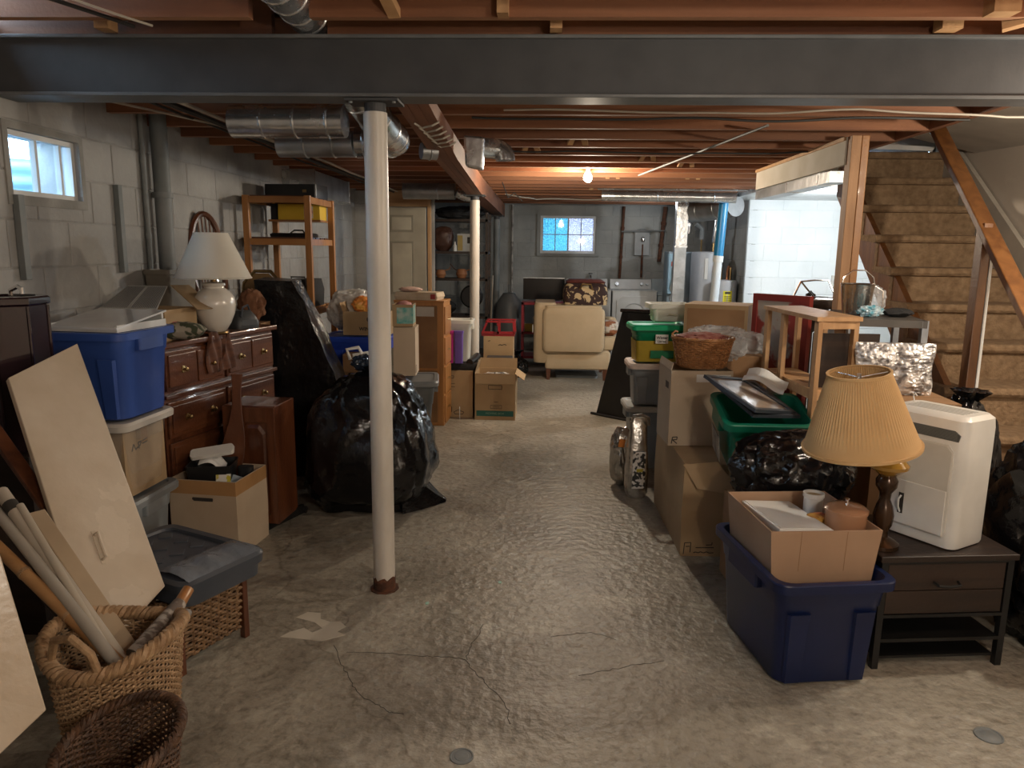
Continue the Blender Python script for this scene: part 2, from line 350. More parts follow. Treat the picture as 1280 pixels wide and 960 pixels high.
# short blocks and braces between the front joists
for x, y, w in ((-1.70, 2.98, .055), (.03, 2.98, .045), (-.16, 2.80, .04), (1.47, 2.98, .075), (1.55, 2.79, .09)):
    MB().box(x - w / 2, x + w / 2, y - .04, y + .03, 2.312, 2.5).build('blocking', M['pine'], ceil_)
MB().bar((-.62, 2.45, 2.50), (-.55, 2.83, 2.325), .045, .03).build('brace', M['pinex'], ceil_)
MB().bar((-.64, 2.45, 2.40), (-.60, 2.83, 2.52), .045, .03).build('brace', M['pinex'], ceil_)
MB().bar((1.62, 2.90, 2.31), (2.2, 2.55, 2.42), .05, .04).build('brace', M['pinex'], ceil_)
MB().bar((1.85, 2.98, 2.312), (2.6, 2.60, 2.36), .05, .04).build('brace', M['pinex'], ceil_)
for x, y in ((.62, 6.9), (.75, 5.55), (.2, 4.7), (-.1, 5.1), (1.1, 5.9), (1.35, 6.9), (.55, 8.2)):
    MB().bar((x - .05, y - .17, 2.36), (x + .05, y + .17, 2.16), .035, .018).build('brace', M['pinex'], ceil_)
    MB().bar((x + .05, y - .17, 2.36), (x - .05, y + .17, 2.16), .035, .018).build('brace', M['pinex'], ceil_)
# side room ceiling
foil = mat('foil_insulation', (.45, .48, .49), (.65, .68, .69), .4, .25, scale=(3, 9, 3), bump=.9, bscale=12)
MB().box(2.2, 6.2, 6.0, 9.3, 2.12, 2.16).build('ceiling_panel', foil, ceil_)

# steel beam
bm_ = thing('steel_beam', 'long dark grey painted steel beam spanning the room under the joists', 'beam', (0, 3.07, 0))
for z_ in (2.078, 2.292): MB().box(-2.2, 2.95, -.075, .075, z_, z_ + .014).build('flange', M['flange'], bm_, bevel=.003)
MB().box(-2.2, 2.95, -.055, -.045, 2.09, 2.294).build('web', M['steel_beam'], bm_)
# columns
def column(label, x, y, r, h, lean=(0, 0), m=None, cap=True, rust=True):
    t = thing('support_column', label, 'column', (x, y, 0))
    MB().tube([(0, 0, .03 if rust else 0), (lean[0], lean[1], h)], r, 28).build('shaft', m or M['post_paint'], t, True)
    if rust:
        zig = [(.6 + .5 * random.random()) for _ in range(28)]
        b = MB(); b.rings([[Vector((math.cos(2 * PI * k / 28) * (r + .0015), math.sin(2 * PI * k / 28) * (r + .0015), z if z == 0 else .03 + .035 * zig[k])) for k in range(28)] for z in (0, 1)], True, True)
        b.build('rusted_foot', M['rust'], t, True)
        b = MB(); b.prism([(r * 1.35 * math.cos(a * PI / 5), r * 1.35 * math.sin(a * PI / 5)) for a in range(10)], 0, .006).build('base_plate', M['rust'], t)
    if cap:
        MB().tube([(lean[0], lean[1], h), (lean[0], lean[1], h + .035)], r * .9, 24).box(lean[0] - r * 2.2, lean[0] + r * 2.2, lean[1] - .07, lean[1] + .07, h + .035, h + .045).build('cap_plate', M['steel_beam'], t)
        b = MB()
        for sx in (-1, 1): b.tube([(lean[0] + sx * r * 1.8, lean[1] - .05, h + .028), (lean[0] + sx * r * 1.8, lean[1] - .05, h + .05)], .008, 6)
        b.build('bolt', M['pipegrey'], t)
    return t
column('white painted steel column in front with a rusted foot', -.683, 3.07, .0475, 2.030)
column('thinner cream column under the wooden girder behind the boxes', -.645, 7.0, .045, 1.945)
column('grey column at the far end of the girder near the dark shelves', -.655, 10.4, .045, 1.91, m=M['pipegrey'], rust=False)
# girder (built-up timber)
g = thing('wooden_girder', 'brown built-up timber girder running away over the columns', 'beam', (0, 0, 0))
def gird(dx0, dx1, nm):
    P = [(-.56, 3.18, 2.095, 2.148), (-.60, 4.6, 2.03, 2.148), (-.645, 7.0, 1.99, 2.148), (-.655, 11.15, 1.975, 2.148)]
    MB().rings([[Vector((x + dx, y, z)) for dx, z in ((dx0, a), (dx1, a), (dx1, b), (dx0, b))] for x, y, a, b in P]).build(nm, M['joist_y'], g)
M['joist_y'] = wood('girder_wood', (.13, .05, .024), (.26, .11, .055), .65, 1, 1.6)
gird(-.07, -.024, 'plank'); gird(-.022, .022, 'plank'); gird(.024, .07, 'plank')

# header over the opening to the side room
h = thing('header_board', 'pale dusty board boxed above the opening beside the stairs', 'header board', (0, 0, 0))
MB().box(1.69, 1.715, 4.42, 6.20, 1.995, 2.146).build('board', mat('dusty_board', (.52, .48, .40), (.60, .56, .49), .8), h)
MB().bar((1.685, 4.42, 2.138), (1.685, 6.20, 2.138), .012, .02).build('top_strip', M['pinex'], h)
MB().box(1.72, 1.84, 4.70, 6.3, 1.925, 1.99).build('header_duct', M['galv_dull'], h)
for y_ in (4.9, 5.5): MB().box(1.717, 1.843, y_, y_ + .02, 1.922, 1.993).build('seam', M['galv'], h)

# window left
wl = struct(bpy.data.objects.new('window_1', None)); C.objects.link(wl)
vinyl = plain('window_vinyl', (.60, .60, .58), .5)
y0, y1, z0, z1 = WH
MB().box(-2.255, -2.215, y0, y0 + .022, z0, z1).box(-2.255, -2.215, y1 - .022, y1, z0, z1).box(-2.255, -2.215, y0 + .022, y1 - .022, z0, z0 + .022).box(-2.255, -2.215, y0 + .022, y1 - .022, z1 - .022, z1).build('window_frame', vinyl, wl)
MB().box(-2.248, -2.222, 3.255, 3.272, z0 + .02, z1 - .02).box(-2.248, -2.222, 3.42, 3.436, z0 + .02, z1 - .02).build('mullion', vinyl, wl)
def glassmat(name, tint, tl, rough=.03, bump=0):
    m = bpy.data.materials.new(name); m.use_nodes = True; nt = m.node_tree; n = nt.nodes; L = nt.links
    n.remove(n['Principled BSDF']); o = n['Material Output']; tr = n.new('ShaderNodeBsdfTransparent'); tr.inputs[0].default_value = (*tint, 1)
    gl = n.new('ShaderNodeBsdfGlossy'); gl.inputs['Roughness'].default_value = rough; a = n.new('ShaderNodeMixShader'); a.inputs[0].default_value = .02
    td = n.new('ShaderNodeBsdfTranslucent'); td.inputs[0].default_value = (*tint, 1); b = n.new('ShaderNodeMixShader'); b.inputs[0].default_value = tl
    L.new(tr.outputs[0], b.inputs[1]); L.new(td.outputs[0], b.inputs[2]); L.new(b.outputs[0], a.inputs[1]); L.new(gl.outputs[0], a.inputs[2]); L.new(a.outputs[0], o.inputs[0])
    if bump:
        t = n.new('ShaderNodeTexNoise'); t.inputs['Scale'].default_value = 45; tc = n.new('ShaderNodeNewGeometry'); L.new(tc.outputs['Position'], t.inputs['Vector'])
        mr = n.new('ShaderNodeMapRange'); mr.inputs['From Min'].default_value = .3; mr.inputs['From Max'].default_value = .7; mr.inputs['To Min'].default_value = max(tl - bump, 0); mr.inputs['To Max'].default_value = min(1, tl + bump); L.new(t.outputs[0], mr.inputs[0]); L.new(mr.outputs[0], b.inputs[0])
    return m
MB().box(-2.237, -2.234, y0 + .02, y1 - .02, z0 + .02, z1 - .02).build('pane', glassmat('clear_glass', (.93, .97, 1), .02), wl)
MB().box(-2.4, -2.19, y0 - .02, y1 + .02, z0 - .03, z0).build('window_sill', M['mortar'], wl)
sur = MB()
for a in ((y0 - .03, y1 + .03, z1, z1 + .03), (y0 - .03, y0, z0 - .04, z1), (y1, y1 + .03, z0 - .04, z1), (y0, y1, z0 - .04, z0)): sur.box(-2.2, -2.188, *a[:2], *a[2:])
sur.build('window_surround', M['mortar'], wl)
# corrugated well outside
ww = MB(); ww.grid(lambda u, v: Vector((-2.42 - .42 * math.sin(PI * v) , 2.9 + .85 * v, 1.45 + .46 * u + .0)) + Vector((-.012 * math.sin(u * 40), 0, 0)), 40, 24, .004)
wwo = ww.build('window_well', mat('well_steel', (.18, .36, .50), (.25, .45, .6), .5, .2), wl, True)
MB().box(-6, -2.41, .5, 8.0, 1.40, 1.45).build('outside_ground', plain('gravel', (.2, .2, .18), .9), wl)
# window back
wb = struct(bpy.data.objects.new('window_2', None)); C.objects.link(wb)
x0, x1, z0, z1 = BW
MB().box(x0, x1, 11.2, 11.26, z0, z0 + .04).box(x0, x1, 11.2, 11.26, z1 - .035, z1).box(x0, x0 + .04, 11.2, 11.26, z0 + .04, z1 - .035).box(x1 - .04, x1, 11.2, 11.26, z0 + .04, z1 - .035).build('window_frame', plain('white_vinyl', (.62, .66, .70), .5), wb)
MB().box(x0 - .05, x1 + .05, 11.17, 11.19, z1, z1 + .035).box(x0 - .05, x1 + .05, 11.16, 11.19, z0 - .035, z0).box(x0 - .05, x0, 11.17, 11.19, z0, z1).box(x1, x1 + .05, 11.17, 11.19, z0, z1).build('window_surround', M['block_dark'], wb)
xm = (x0 + x1) / 2
g1 = glassmat('textured_blue_glass', (.127, .25, .29), .35, bump=.3); g2 = glassmat('textured_pale_glass', (.30, .28, .31), .35, bump=.3)
cw = (x1 - x0 - .08 - .045) / 4; ch = (z1 - z0 - .075 - .012) / 2; xs = []
px = x0 + .04
for i in range(4):
    for j in range(2):
        MB().box(px, px + cw, 11.225, 11.23, z0 + .04 + j * (ch + .012), z0 + .04 + j * (ch + .012) + ch).build('pane', g1 if i < 2 else g2, wb)
    px += cw + (.021 if i == 1 else .012); xs.append(px)
b = MB()
for i in (0, 2): b.box(xs[i] - .012, xs[i], 11.215, 11.235, z0 + .04, z1 - .035)
b.box(xs[1] - .021, xs[1], 11.205, 11.24, z0 + .04, z1 - .035)
b.box(x0 + .04, xs[1] - .021, 11.217, 11.233, z0 + .04 + ch, z0 + .052 + ch).box(xs[1], x1 - .04, 11.217, 11.233, z0 + .04 + ch, z0 + .052 + ch)
b.build('mullion', plain('mullion_paint', (.45, .52, .58), .5), wb)
MB().box(-1.5, 2.2, 11.5, 14, 1.2, 1.25).build('outside_ground', plain('lawn', (.05, .12, .04), .9), wb)

# stairs (part of the setting: carpeted flight)
st = thing('staircase', 'steep brown carpeted stairs rising along the right wall', 'stairs', (0, 0, 0))
rise, run = .2032, .25
for i in range(1, 12):
    z = rise * i; y = 3.7 + .25 * (i - 3); xl = 2.13 if i > 2 else 2.13; x1_ = 2.90
    # tread with rolled nosing
    b = MB(); prof = [(y, z - .012), (y + .01, z), (y + .04, z + .004), (y + run + .02, z + .004), (y + run + .02, z - .028), (y + .035, z - .050), (y + .008, z - .046), (y - .004, z - .030)]
    b.rings([[Vector((x, p[0] - .02, p[1] - .004)) for p in prof] for x in (xl, x1_)]); b.build('tread', M['carpet'], st, bevel=.003)
    MB().box(xl + .03, x1_, y + .012, y + .05, z - rise - .005, z - .012).build('riser', M['carpet'], st)
b = MB(); b.rings([[Vector(p) for p in ((x, 3.25, 0), (x, 3.25, .22), (x, 5.75, 2.2), (x, 5.75, 1.92), (x, 3.5, 0))] for x in (2.165, 2.2)]); b.build('stringer', M['railwood'], st)
b = MB(); b.rings([[Vector(p) for p in ((x, 3.15, 0), (x, 3.15, .35), (x, 5.80, 2.42), (x, 5.80, 2.05), (x, 3.6, 0))] for x in (2.905, 2.935)]); b.build('skirt_board', plain('skirt_paint', (.52, .47, .40), .6), st)
# stairwell shell above
sw = plain('stairwell_paint', (.50, .45, .39), .8)
struct(MB().box(2.2, 2.95, 5.98, 6.02, 2.3, 3.6).build('wall_stairhead', sw))
MB().box(2.02, 2.06, 3.2, 5.8, 2.15, 2.39).build('trimmer', M['joist_y'], ceil_)
MB().rings([[Vector(p) for p in ((2.4, y, z - .02), (2.4, y, z), (2.948, y, z - .10), (2.948, y, z - .14))] for y, z in ((3.2, 2.26), (5.4, 2.33))]).build('sloped_panel', plain('panel_paint', (.50, .47, .42), .8), ceil_)
MB().rings([[Vector(p) for p in ((2.2, 5.72, 2.26), (2.8, 5.70, 2.24), (2.82, 5.70, 2.27), (2.2, 5.72, 2.30))], [Vector(p) for p in ((2.2, 5.9, 2.26), (2.8, 5.9, 2.24), (2.82, 5.9, 2.27), (2.2, 5.9, 2.30))]]).build('door_threshold', M['white'], st)
# post and rail
pst = thing('timber_post', 'tall knotty timber post at the left edge of the stairs', 'post', (1.755, 4.40, 0))
MB().box(-.055, -.001, -.04, .04, 0, 2.148).build('stud', M['postwood'], pst, bevel=.003)
MB().box(.001, .042, -.04, .04, 0, 2.148).build('stud', M['orangewood'], pst, bevel=.003)
rl = thing('handrail', 'sloping orange-brown handrail with upright post on the stairs', 'handrail', (0, 0, 0))
MB().bar((2.215, 3.25, 1.03), (2.33, 4.93, 2.45), .038, .085, up=(1, 0, 0)).build('rail', M['railwood'], rl, bevel=.005)
MB().bar((2.20, 3.86, .61), (2.262, 3.98, 1.66), .045, .07, up=(0, 1, 0)).build('newel', M['railwood'], rl, bevel=.004)
MB().bar((2.23, 3.855, .61), (2.292, 3.975, 1.63), .014, .07, up=(0, 1, 0)).build('white_strip', M['white'], rl)

# ================================================================ BUILDERS
def tote(name, label, w, d, h, m, loc, rz=0, taper=.84, lid=None, cat='storage bin', group=None, rot=None, ribs=True, th=.004, lidh=.03, inside=None, handle=True):
    t = thing(name, label, cat, loc, rz, group, rot); r = min(w, d) * .12
    hb = h - (lidh * .6 if lid else 0)
    b = MB(); tw, td = w - .05, d - .05
    def R_(f, z, e=0): return rr(tw * (taper + (1 - taper) * f) + e, td * (taper + (1 - taper) * f) + e, r, z)
    rs = [R_(0, .0, -.02), R_(0, .008), R_(.7, hb * .72), R_(.72, hb * .74, .008), R_(1, hb - .035, .008), R_(1, hb - .034, .05), R_(1, hb - .004, .052), R_(1, hb, .046), R_(1, hb, .004), R_(.95, hb - .04, -th * 2), R_(0, .012, -th * 2)]
    b.rings(rs)
    b.build('body', m, t, True)
    if ribs:
        for sy in (-1, 1):
            for x in (-.27, .27):
                y0 = td * taper / 2; y1 = td * (taper + (1 - taper) * .72) / 2
                b = MB(); b.rings([[Vector((x * w + s * ww / 2, sy * (yy + o), z)) for s, o in ((-1, -.004), (1, -.004), (.8, .009), (-.8, .009))] for z, yy, ww in ((.012, y0, .10 * w + .02), (hb * .70, y1, .15 * w + .02))]); b.build('rib', m, t)
    if handle:
        for sx in (-1, 1):
            b = MB(); xx = tw / 2 + .012
            b.rings([rr(.03, d * .42, .008, z, 3, sx * (xx - .002), 0) for z in (hb - .085, hb - .034)]); b.build('handle', m, t)
    if lid:
        lw, ld = w + .012, d + .012
        b = MB().rings([rr(lw, ld, r, hb - .028), rr(lw + .004, ld + .004, r, hb - .004), rr(lw - .012, ld - .012, r, hb + .008), rr(lw - .06, ld - .06, r, hb + .008), rr(lw - .07, ld - .07, r, hb + .001)], False, True)
        b.build('lid', lid, t, True)
    return t

def cardbox(name, label, w, d, h, loc, rz=0, m='card', flaps=None, rot=None, group=None, cat='cardboard box', th=.005, fl=.45, tape=False, bend=0, parent=None):
    t = thing(name, label, cat, loc, rz, group, rot); mm = M[m] if isinstance(m, str) else m
    closed = flaps is None
    def q(a, e, z): return [Vector((sx * (w / 2 - e), sy * (d / 2 - e), z)) for sx, sy in ((1, 1), (-1, 1), (-1, -1), (1, -1))]
    b = MB()
    if closed:
        b.rings([q(0, 0, 0), q(0, -bend, h * .5), q(0, 0, h)]); b.build('body', mm, t)
        b = MB(); b.box(-w / 2, w / 2, -d / 2, -.002, h, h + .003).box(-w / 2, w / 2, .002, d / 2, h, h + .003); b.build('top_flap', mm, t)
        if tape: MB().box(-w / 2 - .001, w / 2 + .001, -.025, .025, h + .003, h + .004).box(w / 2, w / 2 + .001, -.025, .025, h - .08, h + .004).box(-w / 2 - .001, -w / 2, -.025, .025, h - .08, h + .004).build('tape', M['tape'], t)
        return t
    rs = [q(0, 0, 0), q(0, -bend, h * .5), q(0, 0, h), q(0, th, h), q(0, th, .01)]
    b.rings(rs); b.build('body', mm, t)
    for side, ang in flaps.items():
        L = fl * (d if side in 'fb' else w) if side in 'fb' else fl * (w if fl < .3 else min(d, w))
        span = w if side in 'fb' else d
        b = MB(); nseg = 4
        pr = []
        for i in range(nseg + 1):
            s = L * i / nseg; pr.append((s, bend * .6 * math.sin(PI * i / nseg)))
        b.rings([[Vector((x, s, z + o)) for s, z in pr] + [Vector((x, s, z + o + th * .7)) for s, z in pr[::-1]] for x, o in ((-span / 2 + .004, 0), (span / 2 - .004, 0))])
        a = {'f': 0, 'b': PI, 'l': -PI / 2, 'r': PI / 2}[side]
        T = Matrix.Rotation(a, 4, 'Z') @ Matrix.Translation((0, -(d if side in 'fb' else w) / 2 + .001, h)) @ Matrix.Rotation(R(ang), 4, 'X')
        bmesh.ops.transform(b.bm, matrix=T, verts=b.bm.verts); b.build('flap', mm, t)
    return t

def blob(rx, ry, rz_, seed=0, sub=5, amp=.1, f=2.2, pleat=.04, nple=11, flat=.0, sq=1.0, base=True, top=0, ridge=.05, rf=5):
    b = MB(); bmesh.ops.create_icosphere(b.bm, subdivisions=sub, radius=1); off = Vector((seed * 3.1, seed * 1.7, seed * .9))
    for v in b.bm.verts:
        d = v.co.normalized(); phi = math.atan2(d.y, d.x)
        n1 = noise.noise(d * f + off); n2 = 1 - abs(noise.noise(d * rf + off * 2)) * 2; n3 = 1 - abs(noise.noise(d * rf * 2.3 + off)) * 2
        up = max(0, d.z); k = 1 + amp * n1 + ridge * (n2 - .5) + ridge * .4 * (n3 - .5) + pleat * math.sin(phi * nple + 4 * n1) * (up ** .7 + .2) * (1 - abs(d.z)) * 2
        p = Vector((math.copysign(abs(d.x) ** sq, d.x), math.copysign(abs(d.y) ** sq, d.y), math.copysign(abs(d.z) ** sq, d.z))) * k
        if top and d.z > .8: p.z += top * ((d.z - .8) / .2) ** 2
        v.co = Vector((p.x * rx, p.y * ry, (p.z + 1) * rz_))
        if v.co.z < rz_ * .12 and base: v.co.z = max(0.0, v.co.z * .25)
        if base and v.co.z < 0: v.co.z = 0
    zmin = min(v.co.z for v in b.bm.verts)
    for v in b.bm.verts: v.co.z -= zmin
    return b

def binbag(label, rx, ry, h, loc, seed, rz=0, m='bag', knot=True, cat='bin bag', sq=.9, amp=.12, ears=True, rot=None, group=None, ridge=.07, tap=0):
    t = thing('bin_bag', label, cat, loc, rz, group, rot)
    bl = blob(rx, ry, h / 2, seed, 5, amp, 2.0, .05, 13, sq=sq, ridge=ridge)
    for v in bl.bm.verts: k = 1 + tap * (.42 - v.co.z / h); v.co.x *= k; v.co.y *= k
    bl.build('sack', M[m] if isinstance(m, str) else m, t, True)
    if knot:
        b = MB(); n = 26
        b.rings([[Vector((math.cos(a * 2 * PI / n) * r * (1 + .25 * math.sin(a * 1.9 + z * 40)), math.sin(a * 2 * PI / n) * r * (1 + .25 * math.cos(a * 2.7)), h * .93 + z)) for a in range(n)] for r, z in ((rx * .35, -.02), (.03, .03), (.022, .045), (.05, .075), (.075, .10), (.02, .085))], False, True)
        b.build('knot', M[m] if isinstance(m, str) else m, t, True)
    return t

def basket_weave(t, ring, H, courses, stakes, r=.0035, mat_='wicker', amp=.006, seg=4, name='weave'):
    """ring(k, th) -> Vector on the basket wall at height fraction k"""
    b = MB(); n = stakes * 2
    for c in range(courses):
        k = (c + .5) / courses; pts = []
        for i in range(n):
            th = 2 * PI * i / n; p = ring(k, th); q = ring(k, th + .01); o = Vector((q.y - p.y, -(q.x - p.x), 0)).normalized() if (q - p).length else Vector((1, 0, 0))
            pts.append(p + o * amp * (1 if (i + c) % 2 else -1) + Vector((0, 0, random.uniform(-.0012, .0012))))
        rs = []
        for i in range(n):
            p = pts[i]; t_ = (pts[(i + 1) % n] - pts[i - 1]).normalized(); u = Vector((0, 0, 1)); w_ = t_.cross(u).normalized()
            rs.append([b.v(p + (u * math.cos(2 * PI * j / seg) * r * 1.25 + w_ * math.sin(2 * PI * j / seg) * r)) for j in range(seg)])
        for i in range(n):
            a, e = rs[i], rs[(i + 1) % n]
            for j in range(seg): b.f([a[j], a[(j + 1) % seg], e[(j + 1) % seg], e[j]])
    b.build(name, M[mat_], t, True, stuff=True)
    b = MB()
    for i in range(stakes):
        th = 2 * PI * (i + .25) / stakes; b.tube([ring(k / 6, th) for k in range(7)], r * 1.1, 5)
    b.build('stakes', M[mat_], t, True, stuff=True)
def braid(t, ring, k, r, m, turns=60, n=240, name='rim'):
    b = MB()
    for s in range(3):
        pts = []
        for i in range(n):
            th = 2 * PI * i / n; p = ring(k, th); q = ring(k, th + .01); o = Vector((q.y - p.y, -(q.x - p.x), 0)).normalized()
            a = th * turns / 2 + s * 2 * PI / 3; pts.append(p + (o * math.cos(a) + Vector((0, 0, 1)) * math.sin(a)) * r * .75)
        pts.append(pts[0]); b.tube(pts, r * .62, 5, False)
    b.build(name, m, t, True)

def scribble(parent, m, pts_list, T, w=.004):
    b = MB()
    for pts in pts_list:
        for a, e in zip(pts, pts[1:]):
            a = T @ Vector((*a, 0)); e = T @ Vector((*e, 0)); b.bar(a, e, w, .0012, up=(T.to_3x3() @ Vector((0, 0, 1))))
    return b.build('printed_mark', m, parent)
FRONT = lambda x, y, z: Matrix.Translation((x, y, z)) @ Matrix.Rotation(PI / 2, 4, 'X')      # local x right, y up on a -Y face
LEFT = lambda x, y, z: Matrix.Translation((x, y, z)) @ Matrix.Rotation(-PI / 2, 4, 'Z') @ Matrix.Rotation(PI / 2, 4, 'X')
RIGHT = lambda x, y, z: Matrix.Translation((x, y, z)) @ Matrix.Rotation(PI / 2, 4, 'Z') @ Matrix.Rotation(PI / 2, 4, 'X')
def printed(parent, s, size, m, face, loc, name='printed_text', bold=0):
    rot = {'f': (PI / 2, 0, 0), 'l': (PI / 2, 0, -PI / 2), 'r': (PI / 2, 0, PI / 2), 't': (0, 0, 0)}[face]
    return txt(s, size, m, parent, loc, rot, name, .0005, bold)

# ================================================================ RIGHT SIDE
# navy tote with an open box standing in it
tote('storage_tote', 'large navy blue open tote in the right foreground holding a cardboard box', .44, .60, .40, M['navytote'], (.98, 2.675, 0), 8.5, taper=.88)
bx = thing('cardboard_box', 'brown open cardboard box standing inside the navy tote', 'cardboard box', (.985, 2.705, .155), 6)
def bq(w, d, z): return [Vector((sx * w / 2, sy * d / 2, z)) for sx, sy in ((1, 1), (-1, 1), (-1, -1), (1, -1))]
MB().rings([bq(.335, .385, 0), bq(.372, .415, .24), bq(.402, .432, .392), bq(.392, .422, .392), bq(.362, .405, .24), bq(.325, .375, .01)]).build('body', mat('rosy_cardboard', (.35, .22, .135), (.42, .27, .17), .85, scale=(3, 3, 3)), bx)
for x_ in (-.09, .075): MB().rings([[Vector((x + x_, y - .0006, z)) for x, y in ((-.0008, yy), (.0008, yy), (.0008, yy + .001), (-.0008, yy + .001))] for yy, z in ((-.2078, .24), (-.2163, .39))]).build('crease', M['carddark'], bx)
# things in that box: platform
bt = .43
wbx = thing('flat_box', 'flat white box lying across the open cardboard box in the navy tote', 'box', (.93, 2.70, .515), 6)
MB().bc((0, 0, 0), (.20, .36, .028), (R(-3), R(2), 0)).build('body', M['whitepl'], wbx, bevel=.004)
MB().bc((0, 0, .015), (.185, .345, .004), (R(-3), R(2), 0)).build('lid', M['whitepl'], wbx, bevel=.0015)
jar = thing('white_jar', 'small white ceramic pot sticking out of the cardboard box in the navy tote', 'pot', (1.068, 2.80, .445), 0)
MB().lathe([(0, 0), (.036, 0), (.036, .12), (.040, .125), (.040, .14), (.034, .14), (.033, .02), (0, .02)], 24).build('body', M['whitepl'], jar, True)
MB().lathe([(0, .128), (.033, .13)], 20).build('contents', M['brass'], jar)
pot = thing('lidded_pot', 'terracotta coloured lidded pot in the cardboard box in the navy tote', 'pot', (1.125, 2.63, .445), 0)
tc = mat('terracotta', (.36, .185, .10), (.42, .22, .125), .25, coat=.3)
MB().lathe([(0, 0), (.06, 0), (.072, .03), (.072, .13), (.066, .135), (.064, .02), (0, .02)], 32).build('body', tc, pot, True)
MB().lathe([(.076, .128), (.076, .138), (.06, .150), (.02, .158), (0, .158)], 32, cap0=True).build('lid', tc, pot, True)
MB().lathe([(0, .156), (.007, .158), (.006, .168), (.009, .176), (0, .180)], 16).build('knob', M['chrome'], pot, True)
yc = blob(.045, .035, .02, 5, 3, .3, 4).build('yellow_cloth', mat('yellow_cloth', (.55, .30, .05), (.35, .05, .06), .8, scale=(20, 20, 20)), None, True, loc=(1.045, 2.69, .50)); tag(yc, 'scrap of yellow and red cloth between the white pot and the lidded pot', 'cloth')
cl = MB().bc((0, 0, 0), (.345, .39, .01)).build('packing_sheet', M['carddark'], None, loc=(.985, 2.71, .438), rot=(0, 0, R(6))); tag(cl, 'dark layer of packing card under the pots in the open box', 'packing')

# nightstand
ns = thing('nightstand', 'low dark brown nightstand with black metal frame and one deep drawer', 'nightstand', (1.455, 2.775, 0), 6.6)
W_, D_, H_ = .50, .42, .44
MB().box(-W_ / 2 - .01, W_ / 2 + .01, -D_ / 2 - .01, D_ / 2, H_ - .022, H_).build('top', M['darkwood'], ns, bevel=.003)
for sx in (-1, 1):
    for sy in (-1, 1): MB().bc((sx * (W_ / 2 - .012), sy * (D_ / 2 - .012), (H_ - .022) / 2), (.024, .024, H_ - .022)).build('leg', M['blackmetal'], ns)
MB().box(-W_ / 2 + .024, W_ / 2 - .024, -D_ / 2, -D_ / 2 + .02, .408, .418).box(-W_ / 2 + .024, W_ / 2 - .024, -D_ / 2, -D_ / 2 + .02, .20, .212).box(-W_ / 2 + .024, W_ / 2 - .024, -D_ / 2, -D_ / 2 + .02, .105, .118).build('frame_bar', M['blackmetal'], ns)
MB().box(-W_ / 2 + .024, W_ / 2 - .024, -D_ / 2 + .02, D_ / 2 - .02, .108, .118).box(-W_ / 2 + .024, W_ / 2 - .024, -D_ / 2 + .02, D_ / 2 - .02, .03, .04).box(-W_ / 2 + .024, W_ / 2 - .024, D_ / 2 - .01, D_ / 2, .03, .40).build('shelf', M['blackmetal'], ns)
dr = MB().box(-W_ / 2 + .028, W_ / 2 - .028, -D_ / 2 + .004, -D_ / 2 + .024, .305, .405).box(-W_ / 2 + .028, W_ / 2 - .028, -D_ / 2 + .004, -D_ / 2 + .024, .214, .302).box(-W_ / 2 + .03, W_ / 2 - .03, -D_ / 2 + .024, D_ / 2 - .02, .22, .40).build('drawer', M['darkwood'], ns, bevel=.002)
MB().tube([(-.045, -D_ / 2 + .004, .335), (-.04, -D_ / 2 - .02, .330), (0, -D_ / 2 - .024, .328), (.04, -D_ / 2 - .02, .330), (.045, -D_ / 2 + .004, .335)], .005, 8).build('handle', M['blackmetal'], dr, True)

# dehumidifier
dh = thing('dehumidifier', 'white portable dehumidifier standing on the dark nightstand', 'dehumidifier', (1.50, 2.775, .445), -58)
b = MB(); b.rings([rr(.31, .205, .035, 0, 5), rr(.318, .213, .038, .012, 5), rr(.318, .213, .038, .44, 5), rr(.312, .207, .038, .475, 5), rr(.28, .17, .03, .49, 5)]); b.build('housing', M['whitepl'], dh, True)
MB().rings([[Vector((x, -.107 - o, z)) for x, z in ((-.125 + i, .04 + i), (.115 - i, .04 + i), (.125 - i, .06), (.125 - i, .36), (.105 - i, .385 - i), (-.115 + i, .385 - i), (-.125 + i, .36), (-.125 + i, .06))] for o, i in ((-.004, 0), (.004, 0), (.006, .006))]).build('front_panel', plain('panel_plastic', (.66, .64, .58), .4), dh)
MB().rings([[Vector((x, -.112 - o, z)) for x, z in ((-.125, .045), (.118, .045), (.118, .215), (-.125, .215))] for o in (0, .005)]).build('water_tank', plain('tank_plastic', (.70, .68, .63), .35), dh, bevel=.003)
MB().rings([[Vector((x, -.1075 - o, z)) for x, z in ((-.135, .402), (.135, .402), (.140, .425), (.120, .440), (-.120, .440), (-.140, .425))] for o in (-.004, .001)]).build('air_vent', plain('vent_dark', (.10, .11, .11), .4), dh)
b = MB()
for i in range(9): b.box(-.13 + i * .0, .13, -.1095, -.1085, .405 + i * .0038, .4064 + i * .0038)
b.build('louvre', M['pipegrey'], dh)
MB().box(-.055, -.035, -.118, -.1125, .085, .165).build('handle_recess', M['ink'], dh)
MB().tube([(-.045, -.118, .155), (-.05, -.126, .14), (-.048, -.128, .11), (-.045, -.118, .09)], .004, 6).build('handle', M['whitepl'], dh, True)
MB().box(-.02, .02, -.116, -.1125, .352, .3545).box(-.014, .014, -.116, -.1125, .345, .3475).box(-.004, .004, -.116, -.1125, .36, .366).build('printed_mark', M['ink'], dh)
b = MB()
for i in range(6): b.box(-.11, .11, -.05 + i * .018, -.044 + i * .018, .4895, .4915)
b.build('top_grille', plain('grille_plastic', (.55, .54, .5), .5), dh)
for sx in (-1, 1):
    for sy in (-1, 1): MB().tube([(sx * .12, sy * .07, -.004), (sx * .12, sy * .07, .004)], .012, 10).build('foot', M['black'], dh)
